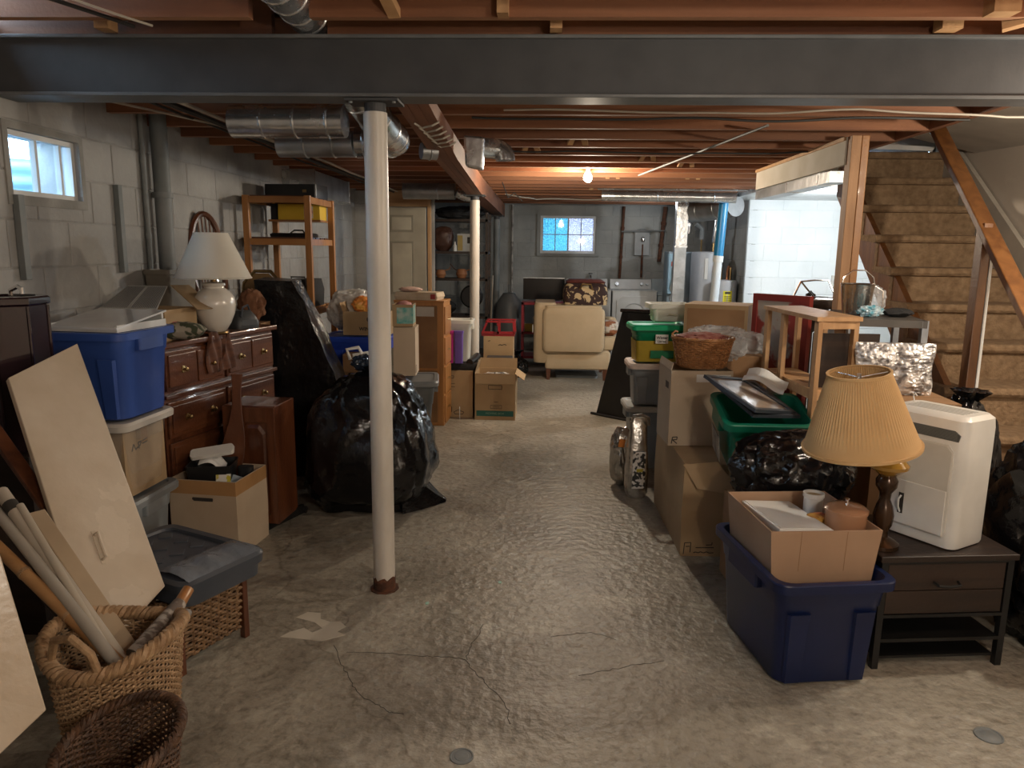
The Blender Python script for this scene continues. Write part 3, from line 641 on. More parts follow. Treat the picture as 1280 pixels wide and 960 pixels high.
MB().tube([(-.12, .02, .49), (-.12, .02, .50), (-.125, .02, .515), (-.118, .02, .525), (-.11, .02, .515)], .0025, 6).build('hook', M['whitepl'], dh)

# tan pleated lamp
def pleated(r0, z0, r1, z1, n, amp, th=.003, zs=8):
    b = MB(); rs = []
    def ring(r, z, e): return [Vector(((r + e + (amp if k % 2 else 0)) * math.cos(2 * PI * k / n), (r + e + (amp if k % 2 else 0)) * math.sin(2 * PI * k / n), z)) for k in range(n)]
    for i in range(zs + 1): rs.append(ring(r0 + (r1 - r0) * i / zs, z0 + (z1 - z0) * i / zs, 0))
    for i in range(zs, -1, -1): rs.append(ring(r0 + (r1 - r0) * i / zs, z0 + (z1 - z0) * i / zs, -th))
    rs.append(rs[0]); b.rings(rs, False, False); return b
shade_t = mat('tan_shade', (.47, .29, .125), (.53, .34, .155), .8, scale=(4, 4, 4), trans=0)
lp = thing('table_lamp', 'table lamp with a tan pleated shade and amber glass base on the nightstand', 'lamp', (1.262, 2.635, .442), 0, rot=(0, 0, 0))
amber = mat('amber_glass', (.16, .055, .012), (.10, .03, .008), .08, coat=.6); 
MB().lathe([(0, 0), (.062, 0), (.062, .012), (.045, .022), (.022, .032), (.02, .05), (.032, .07), (.036, .10), (.028, .13), (.018, .15), (.02, .17), (.036, .19), (.038, .21), (.024, .23)], 32, T=Matrix.Diagonal((1, 1, 1.2, 1))).build('base', mat('dark_brass', (.035, .018, .010), (.06, .03, .014), .18, .4), lp, True)
MB().lathe([(.022, .215), (.05, .235), (.068, .25), (.070, .262), (.05, .285), (.02, .298), (0, .30)], 32, cap0=True, T=Matrix.Translation((0, 0, .05))).build('glass_font', mat('amber_font', (.36, .20, .035), (.28, .14, .02), .08, coat=.8), lp, True)
MB().tube([(0, 0, .34), (-.05, 0, .45)], .012, 12).build('socket', M['brass'], lp, True)
sh = pleated(.192, 0, .100, .270, 180, .0022); sh.build('lamp_shade', shade_t, lp, True, loc=(-.125, -.045, .385), rot=(R(3), R(-8), 0))
for rr_, zz_, q_ in ((.194, 0, .004), (.102, .264, .004)):
    MB().lathe([(rr_ - .004, zz_), (rr_ + .003, zz_), (rr_ + .004, zz_ + .010), (rr_ - .004, zz_ + .010)], 96).build('trim', shade_t, lp, True, loc=(-.125, -.045, .385), rot=(R(3), R(-8), 0))
b = MB()
for a in range(3): b.tube([(0, 0, .255), (.098 * math.cos(a * 2.094), .098 * math.sin(a * 2.094), .262)], .0018, 5)
b.tube([(0, 0, .245), (0, 0, .268)], .008, 8); b.build('spider', M['galv'], lp, loc=(-.125, -.045, .385), rot=(R(3), R(-8), 0))
MB().tube([(-.04, 0, .45), (-.13, -.04, .63)], .003, 6).build('harp', M['brass'], lp)

# black bag behind the tan lamp and its support
cardbox('cardboard_box', 'closed brown box hidden under the black bin bag behind the navy tote', .44, .34, .40, (1.10, 3.215, 0), 3, 'carddark')
binbag('shiny black bin bag slumped behind the tan lamp beside the green tote', .265, .17, .35, (1.085, 3.13, .404), 3, 0, knot=False, sq=.95, amp=.12, ridge=.055)
# cardboard boxes along the aisle
b1 = cardbox('cardboard_box', 'low brown box with torn top beside the aisle under the green tote', .36, .80, .475, (.885, 3.93, 0), 1, 'card', None, bend=.006)
M['cardtop'] = M['card']
MB().rings([[Vector(p) for p in ((-.19, -.405, .475), (-.03, -.43, .50), (-.03, -.40, .485), (-.18, -.39, .472))], [Vector(p) for p in ((-.12, -.425, .36), (.10, -.46, .335), (.10, -.455, .335), (-.12, -.42, .36))]]).build('flap', M['card'], b1)
scribble(b1, M['ink'], [[(0, 0), (.004, .06), (.035, .062), (.033, .01)], [(.01, .04), (.03, .042)], [(.05, .008), (.06, .012), (.075, .008), (.085, .014), (.1, .008), (.115, .014), (.13, .008), (.15, .01)], [(.06, .035), (.15, .037)], [(.11, .05), (.14, .052), (.14, .065)]], FRONT(-.165, -.4015, .01), .004)
scribble(b1, M['ink'], [[(0, 0), (.03, .0), (.03, .03), (0, .03), (0, .0)], [(.04, .01), (.08, .012)], [(.04, .025), (.09, .022), (.1, .03)], [(.0, -.015), (.04, -.013)]], FRONT(.02, -.4015, .235), .004)
b2 = cardbox('cardboard_box', 'tall pale box between the wicker basket and the low torn box', .325, .30, .405, (.835, 4.01, .482), 3, 'cardlight', {'l': 75}, fl=.12)
scribble(b2, M['ink'], [[(0, 0), (.005, .035), (.03, .037), (.028, .022), (.006, .02), (.03, 0)]], FRONT(-.145, -.1515, .012), .005)
MB().box(-.03, .15, -.1525, -.1512, .345, .385).build('label_pouch', mat('label_pouch', (.55, .53, .5), (.7, .68, .65), .25), b2)
MB().box(-.164, -.1628, -.10, -.03, .30, .335).build('hand_hole', M['ink'], b2)
# wicker basket wrapped in film
bk = thing('wicker_basket', 'oval honey brown wicker basket wrapped in clear film on the tall box', 'basket', (.865, 4.0, .89), 0)
ringf = lambda k, th: Vector(((.125 + .035 * k) * math.cos(th), (.105 + .03 * k) * math.sin(th), .005 + .15 * k))
basket_weave(bk, ringf, .15, 15, 24, .0038, 'wickerred', .004); braid(bk, ringf, 1.0, .008, M['wickerred'], 40, 160)
MB().prism([(.122 * math.cos(a * PI / 12), .102 * math.sin(a * PI / 12)) for a in range(24)], 0, .008).build('base', M['wickerred'], bk)
MB().tube([(-.15, 0, .15), (-.165, 0, .175), (-.150, 0, .19), (-.135, .01, .185)], .006, 6).build('handle', M['wickerred'], bk, True)
fl_ = blob(.13, .10, .03, 8, 4, .25, 3, ridge=.12).build('dried_flowers', mat('dried_flowers', (.20, .05, .04), (.34, .15, .12), .8, scale=(30, 30, 30)), None, True, loc=(.86, 4.0, 1.015)); tag(fl_, 'reddish dried filling heaped in the wicker basket', 'dried flowers')
film = blob(.16, .10, .095, 11, 5, .15, 2.5, ridge=.12, sq=.7).build('plastic_film', M['clearer'], None, True, loc=(.985, 4.22, .895)); tag(film, 'crumpled clear plastic film bunched behind the wicker basket', 'plastic bag')
film2 = blob(.12, .08, .06, 12, 4, .15, 2.5, ridge=.12, sq=.7).build('plastic_bag', M['clearer'], None, True, loc=(1.19, 4.33, .925)); tag(film2, 'clear plastic bag lying on the dark box left of the red board', 'plastic bag')
cardbox('cardboard_box', 'dark brown box standing behind the wicker basket beside the red board', .22, .30, .92, (1.16, 4.33, 0), 0, 'carddark')

# green open tote with framed pictures
gt = tote('storage_tote', 'dark green open tote tilted on the low box holding picture frames', .42, .36, .27, mat('green_tote', (.004, .125, .075), (.006, .15, .09), .35, bump=.05, bscale=200), (1.02, 3.50, .485), 0, rot=(R(14), 0, R(0)), taper=.80)
MB().box(-.1845, -.1815, -.10, .06, .06, .19).build('sticker', mat('sticker', (.05, .05, .05), (.4, .38, .33), .4, scale=(14, 14, 14)), gt).rotation_euler = (0, R(-8), 0)
gt.location = (1.035, 3.50, .52)
for i, (lab, dx, dy, dz, w_, d_, mf, mi, ry, rz_) in enumerate((('grey framed picture lying face up across the green tote', -.03, 0, .0, .27, .36, 'greylid', (.36, .30, .25), 8, 32), ('second grey frame under the upper frame on the green tote', .0, .02, -.022, .27, .36, 'greylid', (.25, .25, .25), 5, 24))):
    f_ = thing('picture_frame', lab, 'picture frame', (1.01 + dx, 3.47 + dy, .842 + dz), rot=(R(17), R(ry), R(rz_)))
    b = MB(); t_ = .022
    b.box(-w_ / 2, w_ / 2, -d_ / 2, -d_ / 2 + t_, -.008, .008).box(-w_ / 2, w_ / 2, d_ / 2 - t_, d_ / 2, -.008, .008).box(-w_ / 2, -w_ / 2 + t_, -d_ / 2 + t_, d_ / 2 - t_, -.008, .008).box(w_ / 2 - t_, w_ / 2, -d_ / 2 + t_, d_ / 2 - t_, -.008, .008); b.build('frame', M[mf], f_)
    MB().box(-w_ / 2 + t_, w_ / 2 - t_, -d_ / 2 + t_, d_ / 2 - t_, -.004, .002).build('picture', mat('picture_%d' % i, mi, tuple(x * .6 for x in mi), .15, scale=(5, 5, 5)), f_)
pc = MB().grid(lambda u, v: Vector(((u - .5) * .2, (v - .5) * .14, .02 * math.sin(u * 5) + .012 * math.sin(v * 7))), 10, 8, .002).build('paper_sheet', M['white'], None, loc=(1.10, 3.62, .885), rot=(R(14), R(10), R(-25))); tag(pc, 'white crumpled paper sheet at the back of the green tote', 'paper')

# stack of totes beside the aisle
gl = mat('pale_pink_lid', (.55, .45, .40), (.62, .52, .47), .45)
tote('storage_tote', 'grey lidded tote at the bottom of the stack right of the aisle', .42, .34, .46, M['greytote'], (.80, 5.16, 0), 2, lid=plain('pale_lid', (.50, .52, .52), .4), taper=.88)
tote('storage_tote', 'grey tote with pinkish lid, second in the stack right of the aisle', .40, .32, .305, M['greytote'], (.80, 5.15, .452), 0, lid=gl, taper=.90)
gb = tote('storage_bin', 'green and yellow lidded bin under the white bin in the right stack', .37, .28, .27, mat('green_bin', (.003, .15, .065), (.004, .18, .08), .35), (.79, 5.14, .752), 3, lid=mat('green_lid', (.01, .36, .16), (.012, .42, .2), .35), taper=.90, ribs=False, handle=False)
ym = mat('yellow_content', (.34, .24, .015), (.42, .30, .02), .5, scale=(9, 9, 9))
MB().rings([rr(.300, .214, .02, .006), rr(.316, .230, .02, .15)], False, False).build('yellow_band', ym, gb)
lb = MB().box(-.03, .055, -.133, -.120, .135, .195).build('label', M['whitepl'], gb)
printed(gb, 'Winter', .026, M['ink'], 'f', (.014, -.134, .174), bold=.0006); printed(gb, 'Linens', .022, M['ink'], 'f', (.012, -.134, .149), bold=.0006)
MB().box(-.06, .10, -.1215, -.112, .03, .085).build('green_stripe', mat('green_print', (.004, .11, .05), (.01, .2, .08), .4), gb, bevel=.004)
wbn = tote('storage_bin', 'small milky white open bin on top of the green bin', .29, .22, .125, M['milky'], (.865, 5.16, 1.026), 2, taper=.90, ribs=False, handle=False)
tw = blob(.12, .08, .035, 21, 4, .2, 3).build('folded_towels', plain('cream_cloth', (.58, .55, .42), .9), None, True, loc=(.865, 5.16, 1.04)); tag(tw, 'cream cloths folded inside the milky white bin', 'cloth')
bb = cardbox('cardboard_box', 'wide brown box on top of the stack behind the clear film', .40, .32, .26, (1.17, 4.95, .905), -22, 'card', None)
MB().box(-.18, .18, -.1625, -.1605, .02, .235).build('opening_shade', M['carddark'], bb)  # dark sheet standing in for the shaded inside of an open box
cardbox('cardboard_box', 'tall brown box supporting the wide box behind the grey totes', .38, .34, .90, (1.19, 4.97, 0), -22, 'carddark')

# silver bags
sil = mat('silver_bag', (.42, .41, .39), (.62, .60, .57), .22, .85, scale=(14, 14, 14), bump=.9, bscale=16)
sb = thing('foil_bag', 'upright silver foil bag with printed strip standing by the aisle', 'foil bag', (.60, 4.44, 0), 8)
b = MB(); prof = [(.0, .055, .05), (.03, .068, .06), (.18, .070, .065), (.33, .060, .05), (.42, .052, .035), (.47, .055, .022), (.50, .058, .012)]
b.rings([[Vector((math.copysign(abs(math.cos(a)) ** .6, math.cos(a)) * rx * (1 + .05 * math.sin(z * 40 + a * 5)), math.copysign(abs(math.sin(a)) ** .6, math.sin(a)) * ry * (1 + .08 * math.sin(z * 55 + a * 3)), z)) for a in [2 * PI * k / 28 for k in range(28)]] for z, rx, ry in prof]); b.build('pouch', sil, sb, True)
MB().box(-.045, .035, -.073, -.066, .07, .30).build('printed_strip', mat('busy_print', (.03, .03, .03), (.65, .63, .60), .3, scale=(40, 40, 40), detail=2, lo=.48, hi=.52), sb)
MB().box(-.02, .02, -.0745, -.073, .175, .195).build('yellow_print', plain('yellow_print', (.5, .4, .05), .4), sb)
b = MB(); b.tube([(-.05, -.03, .48), (-.045, -.05, .52), (0, -.06, .53), (.045, -.05, .51), (.055, -.03, .46)], .010, 6); b.build('folded_top', sil, sb, True)
sb2 = thing('foil_bag', 'slumped silver foil bag leaning behind the upright foil bag', 'foil bag', (.535, 4.66, 0), 20)
blob(.075, .08, .19, 14, 4, .15, 2, sq=.8, ridge=.1).build('pouch', sil, sb2, True)
MB().bc((-.045, -.075, .30), (.04, .01, .05), (0, .2, 0)).build('orange_print', plain('orange_print', (.6, .2, .03), .5), sb2)
# black draped table leaning
bt_ = thing('covered_table', 'folded table under black plastic leaning by the right stack near the armchair', 'table', (0, 0, 0))
b = MB(); A = [(.515, 6.75, 0), (.80, 6.48, 0), (1.10, 6.62, 0), (.85, 6.92, 0)]; B = [(.695, 6.50, .985), (.98, 6.40, .985), (1.12, 6.60, .985), (.80, 6.72, .985)]
def dr_ring(f):
    out = []
    for i in range(4):
        p = Vector(A[i]).lerp(Vector(B[i]), f); q = Vector(A[(i + 1) % 4]).lerp(Vector(B[(i + 1) % 4]), f)
        for j in range(8):
            c = p.lerp(q, j / 8); c += Vector((noise.noise(c * 6), noise.noise(c * 6 + Vector((5, 5, 5))), 0)) * .018 * (1 if j else 0); out.append(c)
    return out
b.rings([dr_ring(i / 12) for i in range(13)]); b.build('cover', mat('black_sheet', (.006, .006, .007), (.01, .01, .011), .45, bump=.5, bscale=9), bt_, True)
MB().tube([(.47, 6.76, .012), (.80, 6.46, .012)], .012, 8).build('edge_tube', M['black'], bt_, True)
MB().tube([(.68, 6.50, .99), (.99, 6.39, .99)], .016, 8).build('top_tube', M['bag'], bt_, True)

# wooden slatted frame
gf = thing('slatted_frame', 'unpainted pine slatted shelf frame standing beside the red board', 'wooden frame', (0, 0, 0))
P0, P1, P2, P3 = Vector((1.205, 4.0, 0)), Vector((1.375, 4.03, 0)), Vector((1.238, 3.36, 0)), Vector((1.412, 3.395, 0))
def up_(p, w=.042, t=.024, d=(0, 1, 0), z=1.20, nm='upright'): MB().bar(p, p + Vector((0, 0, z)), w, t, up=d).build(nm, M['pine'], gf, bevel=.002)
for f in (0, .36, 1): up_(P0.lerp(P2, f), .022, .05)
up_(P3, .022, .045); up_(P1, .022, .045); up_(P1.lerp(P3, .5), .022, .045)
b = MB(); b.rings([[Vector((p.x, p.y, z)) for p in (P0 + Vector((-.02, .03, 0)), P1 + Vector((.02, .03, 0)), P3 + Vector((.02, -.03, 0)), P2 + Vector((-.02, -.03, 0)))] for z in (1.203, 1.222)]); b.build('top_board', M['pine'], gf)
for z in (.86, .45): MB().bar(P0 + Vector((.012, 0, z)), P2 + Vector((.012, 0, z)), .018, .045, up=(0, 0, 1)).build('side_rail', M['pine'], gf); MB().bar(P1 + Vector((-.012, 0, z)), P3 + Vector((-.012, 0, z)), .018, .045, up=(0, 0, 1)).build('side_rail', M['pine'], gf)
MB().rings([[Vector((p.x, p.y, z)) for p in (P0, P1, P3, P2)] for z in (.875, .887)]).build('shelf', M['pine'], gf)
for z in (1.185, .86): MB().bar(P2 + Vector((0, -.012, z)), P3 + Vector((0, -.012, z)), .018, .035).build('cross_rail', M['pine'], gf)
MB().bar(P0 + Vector((.03, -.1, .845)), P3 + Vector((-.03, .02, .845)), .07, .016, up=(0, 0, 1)).build('shelf_slat', M['pine'], gf)
MB().bar((1.395, 3.44, 0), (1.395, 3.44, 1.14), .012, .30, up=(1, 0, 0)).build('back_panel', M['darkwood'], gf)  # dark panel added to stand in for a dark cabinet behind the slats
yb = tote('storage_bin', 'yellow bin behind the slats of the pine frame', .12, .20, .62, mat('yellow_bin', (.40, .30, .02), (.46, .35, .03), .4), (1.305, 3.80, 0), 3, ribs=False, handle=False, taper=.95)
# red board
rb = thing('painted_board', 'worn red painted board with pale patches leaning behind the pine frame', 'board', (1.34, 4.72, 0), -50)
redm = mat('worn_red_paint', (.30, .045, .035), (.42, .38, .33), .6, scale=(5, 5, 4), detail=4, lo=.46, hi=.50)
MB().box(0, .36, -.012, .012, 0, 1.24).build('panel', redm, rb)
MB().box(-.012, .02, -.02, .02, 0, 1.25).box(.34, .372, -.02, .02, 0, 1.25).box(.02, .34, -.02, .02, 1.21, 1.25).build('edge_strip', plain('red_paint', (.30, .04, .03), .5), rb)
# dark table behind
dt = thing('side_table', 'dark round side table with a pale rim behind the pine frame', 'table', (1.70, 4.80, 0))
MB().lathe([(0, 1.17), (.20, 1.17), (.205, 1.19), (.20, 1.215), (0, 1.22)], 32).build('tabletop', M['darkwood'], dt, True)
MB().lathe([(.203, 1.215), (.21, 1.218), (.203, 1.223), (.19, 1.223)], 32).build('rim', M['white'], dt, True)
MB().lathe([(0, 1.22), (.03, 1.22), (.03, 1.245), (.012, 1.255), (0, 1.27)], 16).build('finial', M['darkwood'], dt, True)
MB().lathe([(0, 0), (.16, 0), (.16, .03), (.03, .06), (.03, 1.0), (.12, 1.10), (.19, 1.17)], 24).build('pedestal', M['darkwood'], dt, True)
# metal shelf unit
ms = thing('metal_shelf', 'grey steel shelf unit in front of the stairs carrying the clear bucket', 'shelf', (0, 0, 0))
Q = [Vector(p) for p in ((1.50, 3.66, 0), (1.82, 3.60, 0), (1.93, 4.12, 0), (1.62, 4.22, 0))]
sm_ = mat('shelf_steel', (.24, .26, .29), (.36, .38, .41), .45, .5, scale=(8, 8, 8), bump=.1)
for p in Q: MB().bc((p.x, p.y, .595), (.03, .03, 1.19)).build('upright', sm_, ms)
cen = sum(Q, Vector()) / 4
for z in (1.155, .78, .4, .06):
    b = MB(); b.rings([[Vector((p.x, p.y, zz)) + (p - cen).normalized() * .02 for p in Q] for zz in (z, z + .035)]); b.build('shelf', sm_ if z < 1.1 else mat('shelf_top', (.06, .055, .05), (.1, .09, .08), .5), ms)
bd = blob(.12, .14, .09, 31, 4, .25, 2.5, ridge=.1).build('dust_sheet', mat('rags', (.25, .20, .14), (.02, .02, .02), .9, scale=(9, 9, 9), lo=.45, hi=.5), None, True, loc=(1.71, 3.90, .817)); tag(bd, 'bundle of dark and tan rags on the steel shelf', 'rags')
# bucket and crumpled film
bu = thing('bucket', 'shiny metal bucket with wire handle standing on the steel shelf unit', 'bucket', (1.625, 3.92, 1.192))
MB().lathe([(0, .004), (.062, .004), (.064, 0), (.082, .15), (.086, .155), (.082, .158), (.078, .15), (.060, .01), (0, .01)], 32).build('pail', mat('shiny_tin', (.6, .58, .55), (.8, .78, .75), .15, .95, scale=(9, 9, 9), bump=.5, bscale=18), bu, True)
MB().tube([(-.084, 0, .145), (-.075, 0, .19), (-.03, 0, .225), (.03, 0, .225), (.075, 0, .19), (.084, 0, .145)], .0035, 8).build('handle', M['chrome'], bu, True)
MB().tube([(.084, -.01, .145), (.12, -.02, .12), (.125, -.02, .05), (.10, -.02, .02)], .0035, 8).build('loop', M['chrome'], bu, True)
cf = blob(.07, .05, .075, 17, 4, .2, 3, ridge=.15).build('plastic_film', M['clearer'], None, True, loc=(1.725, 3.98, 1.191)); tag(cf, 'crumpled clear film beside the shiny bucket', 'plastic film')
bgm = mat('blue_glass', (.05, .30, .42), (.6, .7, .75), .1, scale=(30, 30, 30), coat=.8)
bl_ = blob(.06, .035, .027, 18, 4, .3, 4, ridge=.15).build('blue_wrapping', bgm, None, True, loc=(1.64, 3.78, 1.191)); tag(bl_, 'shiny blue wrapping lying in front of the bucket', 'wrapping')
bh = blob(.08, .05, .022, 19, 3, .2, 3).build('black_pouch', M['blackmatte'], None, True, loc=(1.78, 3.80, 1.191)); tag(bh, 'flat black pouch at the right end of the steel shelf top', 'pouch')
# wire stool behind the bucket
wr = thing('wire_stand', 'thin chrome wire stand behind the bucket by the timber post', 'stand', (1.72, 4.80, 1.222))
MB().tube([(-.13, 0, 0), (-.08, .02, .10), (0, .02, .11), (.09, .02, .11), (.14, 0, 0)], .006, 6).tube([(-.08, .02, .10), (-.02, -.08, 0)], .006, 6).build('frame', M['chrome'], wr, True)
# foil cushion
fb = thing('foil_cushion', 'crinkled silver packing cushion propped on a box below the stairs', 'packing cushion', (1.575, 3.34, .878), -4)
b = MB(); n1, n2 = 80, 60
for s in (-1, 1):
    b.grid(lambda u, v: Vector(((u - .5) * .335 * (1 + .03 * math.sin(v * 9)), s * (.045 * (1 - abs(2 * u - 1) ** 4) * (1 - abs(2 * v - 1) ** 4) * (1 - .5 * math.exp(-((u - .52) * 14) ** 2)) + .008 * noise.noise(Vector((u * 9, v * 9, 3))) + .007 * noise.noise(Vector((u * 28, v * 28, 7)))), v * .235)), n1, n2)
bmesh.ops.remove_doubles(b.bm, verts=b.bm.verts, dist=.0004)
b.build('cushion', mat('crinkled_foil', (.30, .29, .29), (.85, .83, .81), .3, .45, scale=(22, 22, 22), bump=1, bscale=30, lo=.42, hi=.56, distort=1.2), fb, True)
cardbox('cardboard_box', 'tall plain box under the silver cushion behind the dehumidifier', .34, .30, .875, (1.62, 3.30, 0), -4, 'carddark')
# bin bags at the far right
binbag('tall glossy black bin bag at the right edge beside the nightstand', .27, .30, .80, (2.06, 2.80, 0), 41, 0, sq=.75, amp=.06)
binbag('tied black bin bag standing behind the dehumidifier at the foot of the stairs', .13, .13, .86, (1.945, 3.37, 0), 42, 20, sq=.8)

# ================================================================ LEFT SIDE
# dresser
dz = thing('dresser', 'long mahogany dresser with brass pulls along the left wall', 'dresser', (-1.886, 3.925, 0), 77.9)
DW, DD, DH = .95, .36, 1.04
MB().box(-DW / 2 - .015, DW / 2 + .015, -DD / 2 - .018, DD / 2, DH - .028, DH).build('top', M['mahog'], dz, bevel=.006)
MB().box(-DW / 2, DW / 2, -DD / 2 + .015, DD / 2, .06, DH - .028).build('carcass', M['mahogz'], dz)
MB().box(-DW / 2 - .006, DW / 2 + .006, -DD / 2 - .012, -DD / 2 + .015, .765, .785).build('moulding', M['mahog'], dz, bevel=.003); MB().box(-DW / 2 - .01, DW / 2 + .01, -DD / 2 - .016, -DD / 2 + .015, .03, .09).build('plinth', M['mahog'], dz, bevel=.003)
pull = MB()
pull.lathe([(0, 0), (.016, 0), (.017, .002), (.008, .004), (.006, .014), (.010, .018), (.010, .024), (0, .028)], 14, T=Matrix.Rotation(PI / 2, 4, 'X'))
for k in range(4): pull.bc((.013 * math.cos(k * PI / 2 + .78), -.002, .013 * math.sin(k * PI / 2 + .78)), (.012, .003, .012), (0, .78, 0))
pm = pull.mesh('pull', M['brass'], True)
for zz, hh in ((.80, .195), (.565, .18), (.34, .20), (.11, .21)):
    for sx in (-1, 1):
        x0 = -DW / 2 + .015 if sx < 0 else .012; x1 = -.012 if sx < 0 else DW / 2 - .015; y = -DD / 2 + .015
        d_ = MB().box(x0, x1, y - .016, y, zz, zz + hh).build('drawer', M['mahog'], dz, bevel=.004)
        if zz > .7:
            for q in (0, 1):
                xa = x0 + .015 + q * (x1 - x0 - .02) / 2; xb = xa + (x1 - x0 - .04) / 2
                MB().box(xa, xb, y - .024, y - .015, zz + .018, zz + hh - .018).build('raised_panel', M['mahog'], d_, bevel=.005)
                inst(pm, 'pull', d_, ((xa + xb) / 2, y - .024, zz + hh / 2))
        else:
            MB().box(x0 + .02, x1 - .02, y - .022, y - .015, zz + .02, zz + hh - .02).build('raised_panel', M['mahog'], d_, bevel=.004)
            for q in (.28, .72): inst(pm, 'pull', d_, (x0 + (x1 - x0) * q, y - .022, zz + hh / 2))
# three totes
tote('storage_tote', 'grey tote at the bottom of the left stack under the taped one', .40, .40, .40, M['greytote'], (-1.955, 3.195, 0), -3, lid=plain('grey_lid', (.25, .27, .28), .45), taper=.88)
ct = tote('storage_tote', 'see-through tote with a cardboard box inside, middle of the left stack', .40, .40, .365, M['clear'], (-1.955, 3.195, .392), -3, lid=mat('frosted_lid', (.50, .47, .42), (.58, .55, .5), .3), taper=.90, ribs=False)
cb_ = cardbox('cardboard_box', 'taped brown box inside the see-through tote in the left stack', .312, .312, .30, (-1.952, 3.195, .401), -3, 'card', None, tape=True)
scribble(cb_, M['ink'], [[(0, 0), (.015, .03), (.03, .0)], [(.03, .005), (.06, .012), (.075, .03), (.05, .03), (.055, .0)], [(.08, .03), (.12, .035)], [(.08, .018), (.12, .02)]], RIGHT(.157, -.10, .20), .006)
tote('storage_tote', 'bright blue tote on top of the left stack under the window', .43, .43, .385, M['bluetote'], (-1.94, 3.20, .752), -4, lid=None, taper=.88)
MB().bc((0, 0, 0), (.30, .30, .01)).build('tray_card', M['blackmatte'], None, loc=(-1.94, 3.20, 1.085), rot=(0, 0, R(-4))); tag(bpy.data.objects['tray_card'], 'dark board lying just inside the rim of the blue tote', 'board')
wtb = thing('white_shelf_box', 'shallow white laminate box lying across the blue tote rim', 'box', (-1.93, 3.20, 1.137), -6)
MB().box(-.17, .17, -.17, .17, .0, .012).box(-.17, -.158, -.17, .17, .012, .03).box(.158, .17, -.17, .17, .012, .03).box(-.158, .158, .158, .17, .012, .058).build('body', M['white'], wtb)
MB().rings([[Vector(p) for p in ((x, -.175, .012), (x, .175, .062), (x, .175, .070), (x, -.175, .020))] for x in (-.172, .172)]).build('sloping_panel', plain('white_laminate', (.74, .76, .78), .10, coat=.6), wtb)
# octagonal table with its support
oc = thing('octagonal_table', 'dark glossy octagonal drum table at the left edge under the window', 'table', (-2.04, 2.72, .72), 0)
og = mat('dark_lacquer', (.010, .005, .008), (.028, .013, .018), .14, coat=.8)
oct_ = lambda r, z: [Vector((r * math.cos(PI / 8 + k * PI / 4), r * math.sin(PI / 8 + k * PI / 4), z)) for k in range(8)]
MB().rings([oct_(.145, 0), oct_(.145, .555)]).build('drum', og, oc, bevel=.004)
MB().rings([oct_(.150, .555), oct_(.158, .560), oct_(.158, .580), oct_(.150, .586), oct_(.125, .586), oct_(.122, .580)], True, True).build('tabletop', og, oc)
MB().tube([(.02, .02, .586), (.02, .02, .605), (.05, .02, .620), (.08, .0, .612), (.08, .0, .594)], .008, 8).build('knob', M['chrome'], oc, True)
b = MB()
for k in range(8):
    a = PI / 8 + k * PI / 4; b.tube([(.146 * math.cos(a), .146 * math.sin(a), .01), (.146 * math.cos(a), .146 * math.sin(a), .55)], .006, 6)
b.build('corner_bead', og, oc)
cardbox('wooden_crate', 'dark crate beneath the octagonal drum table', .28, .28, .715, (-2.04, 2.72, 0), 0, M['darkwood'], None, cat='crate')
# open box on the dresser
ob = cardbox('cardboard_box', 'open brown box with tented flaps on the left end of the dresser', .33, .26, .15, (-1.975, 3.66, DH), -8, 'card', {})
MB().box(.1705, .1715, -.08, -.045, .03, .09).build('red_print', plain('red_print', (.30, .02, .03), .5), ob)
def flap4(Qs, m, nm, par):
    Qs = [Vector(q) for q in Qs]; n = (Qs[1] - Qs[0]).cross(Qs[3] - Qs[0]).normalized(); o = MB().rings([[q - n * t for q in Qs] for t in (0, .004)]).build(nm, m, None); o.parent = par; o.matrix_parent_inverse = Matrix.LocRotScale(par.location, par.rotation_euler, None).inverted(); return o
FQ = [(-2.165, 3.53, 1.195), (-1.875, 3.525, 1.195), (-1.955, 3.80, 1.292), (-2.175, 3.82, 1.292)]
fo = flap4(FQ, mat('pale_flap', (.42, .42, .40), (.50, .50, .48), .7), 'flap', ob)
flap4([(-1.939, 3.8, 1.294), (-1.914, 3.95, 1.288), (-1.7, 3.8, 1.178), (-1.721, 3.62, 1.187)], M['card'], 'flap', ob)
b = MB(); q0, q1, q2, q3 = [Vector(q) for q in FQ]; nf = (q1 - q0).cross(q3 - q0).normalized()
for i in range(30):
    f = .03 + i * .0325
    if i in (14, 15): continue
    a_ = q0.lerp(q1, f); e_ = q3.lerp(q2, f); b.bar(a_.lerp(e_, .04) + nf * .0006, a_.lerp(e_, .95) + nf * .0006, .0026, .0008, up=nf)
so_ = b.build('printed_stripes', plain('grey_print', (.12, .12, .12), .5), None, stuff=True); so_.parent = ob; so_.matrix_parent_inverse = fo.matrix_parent_inverse
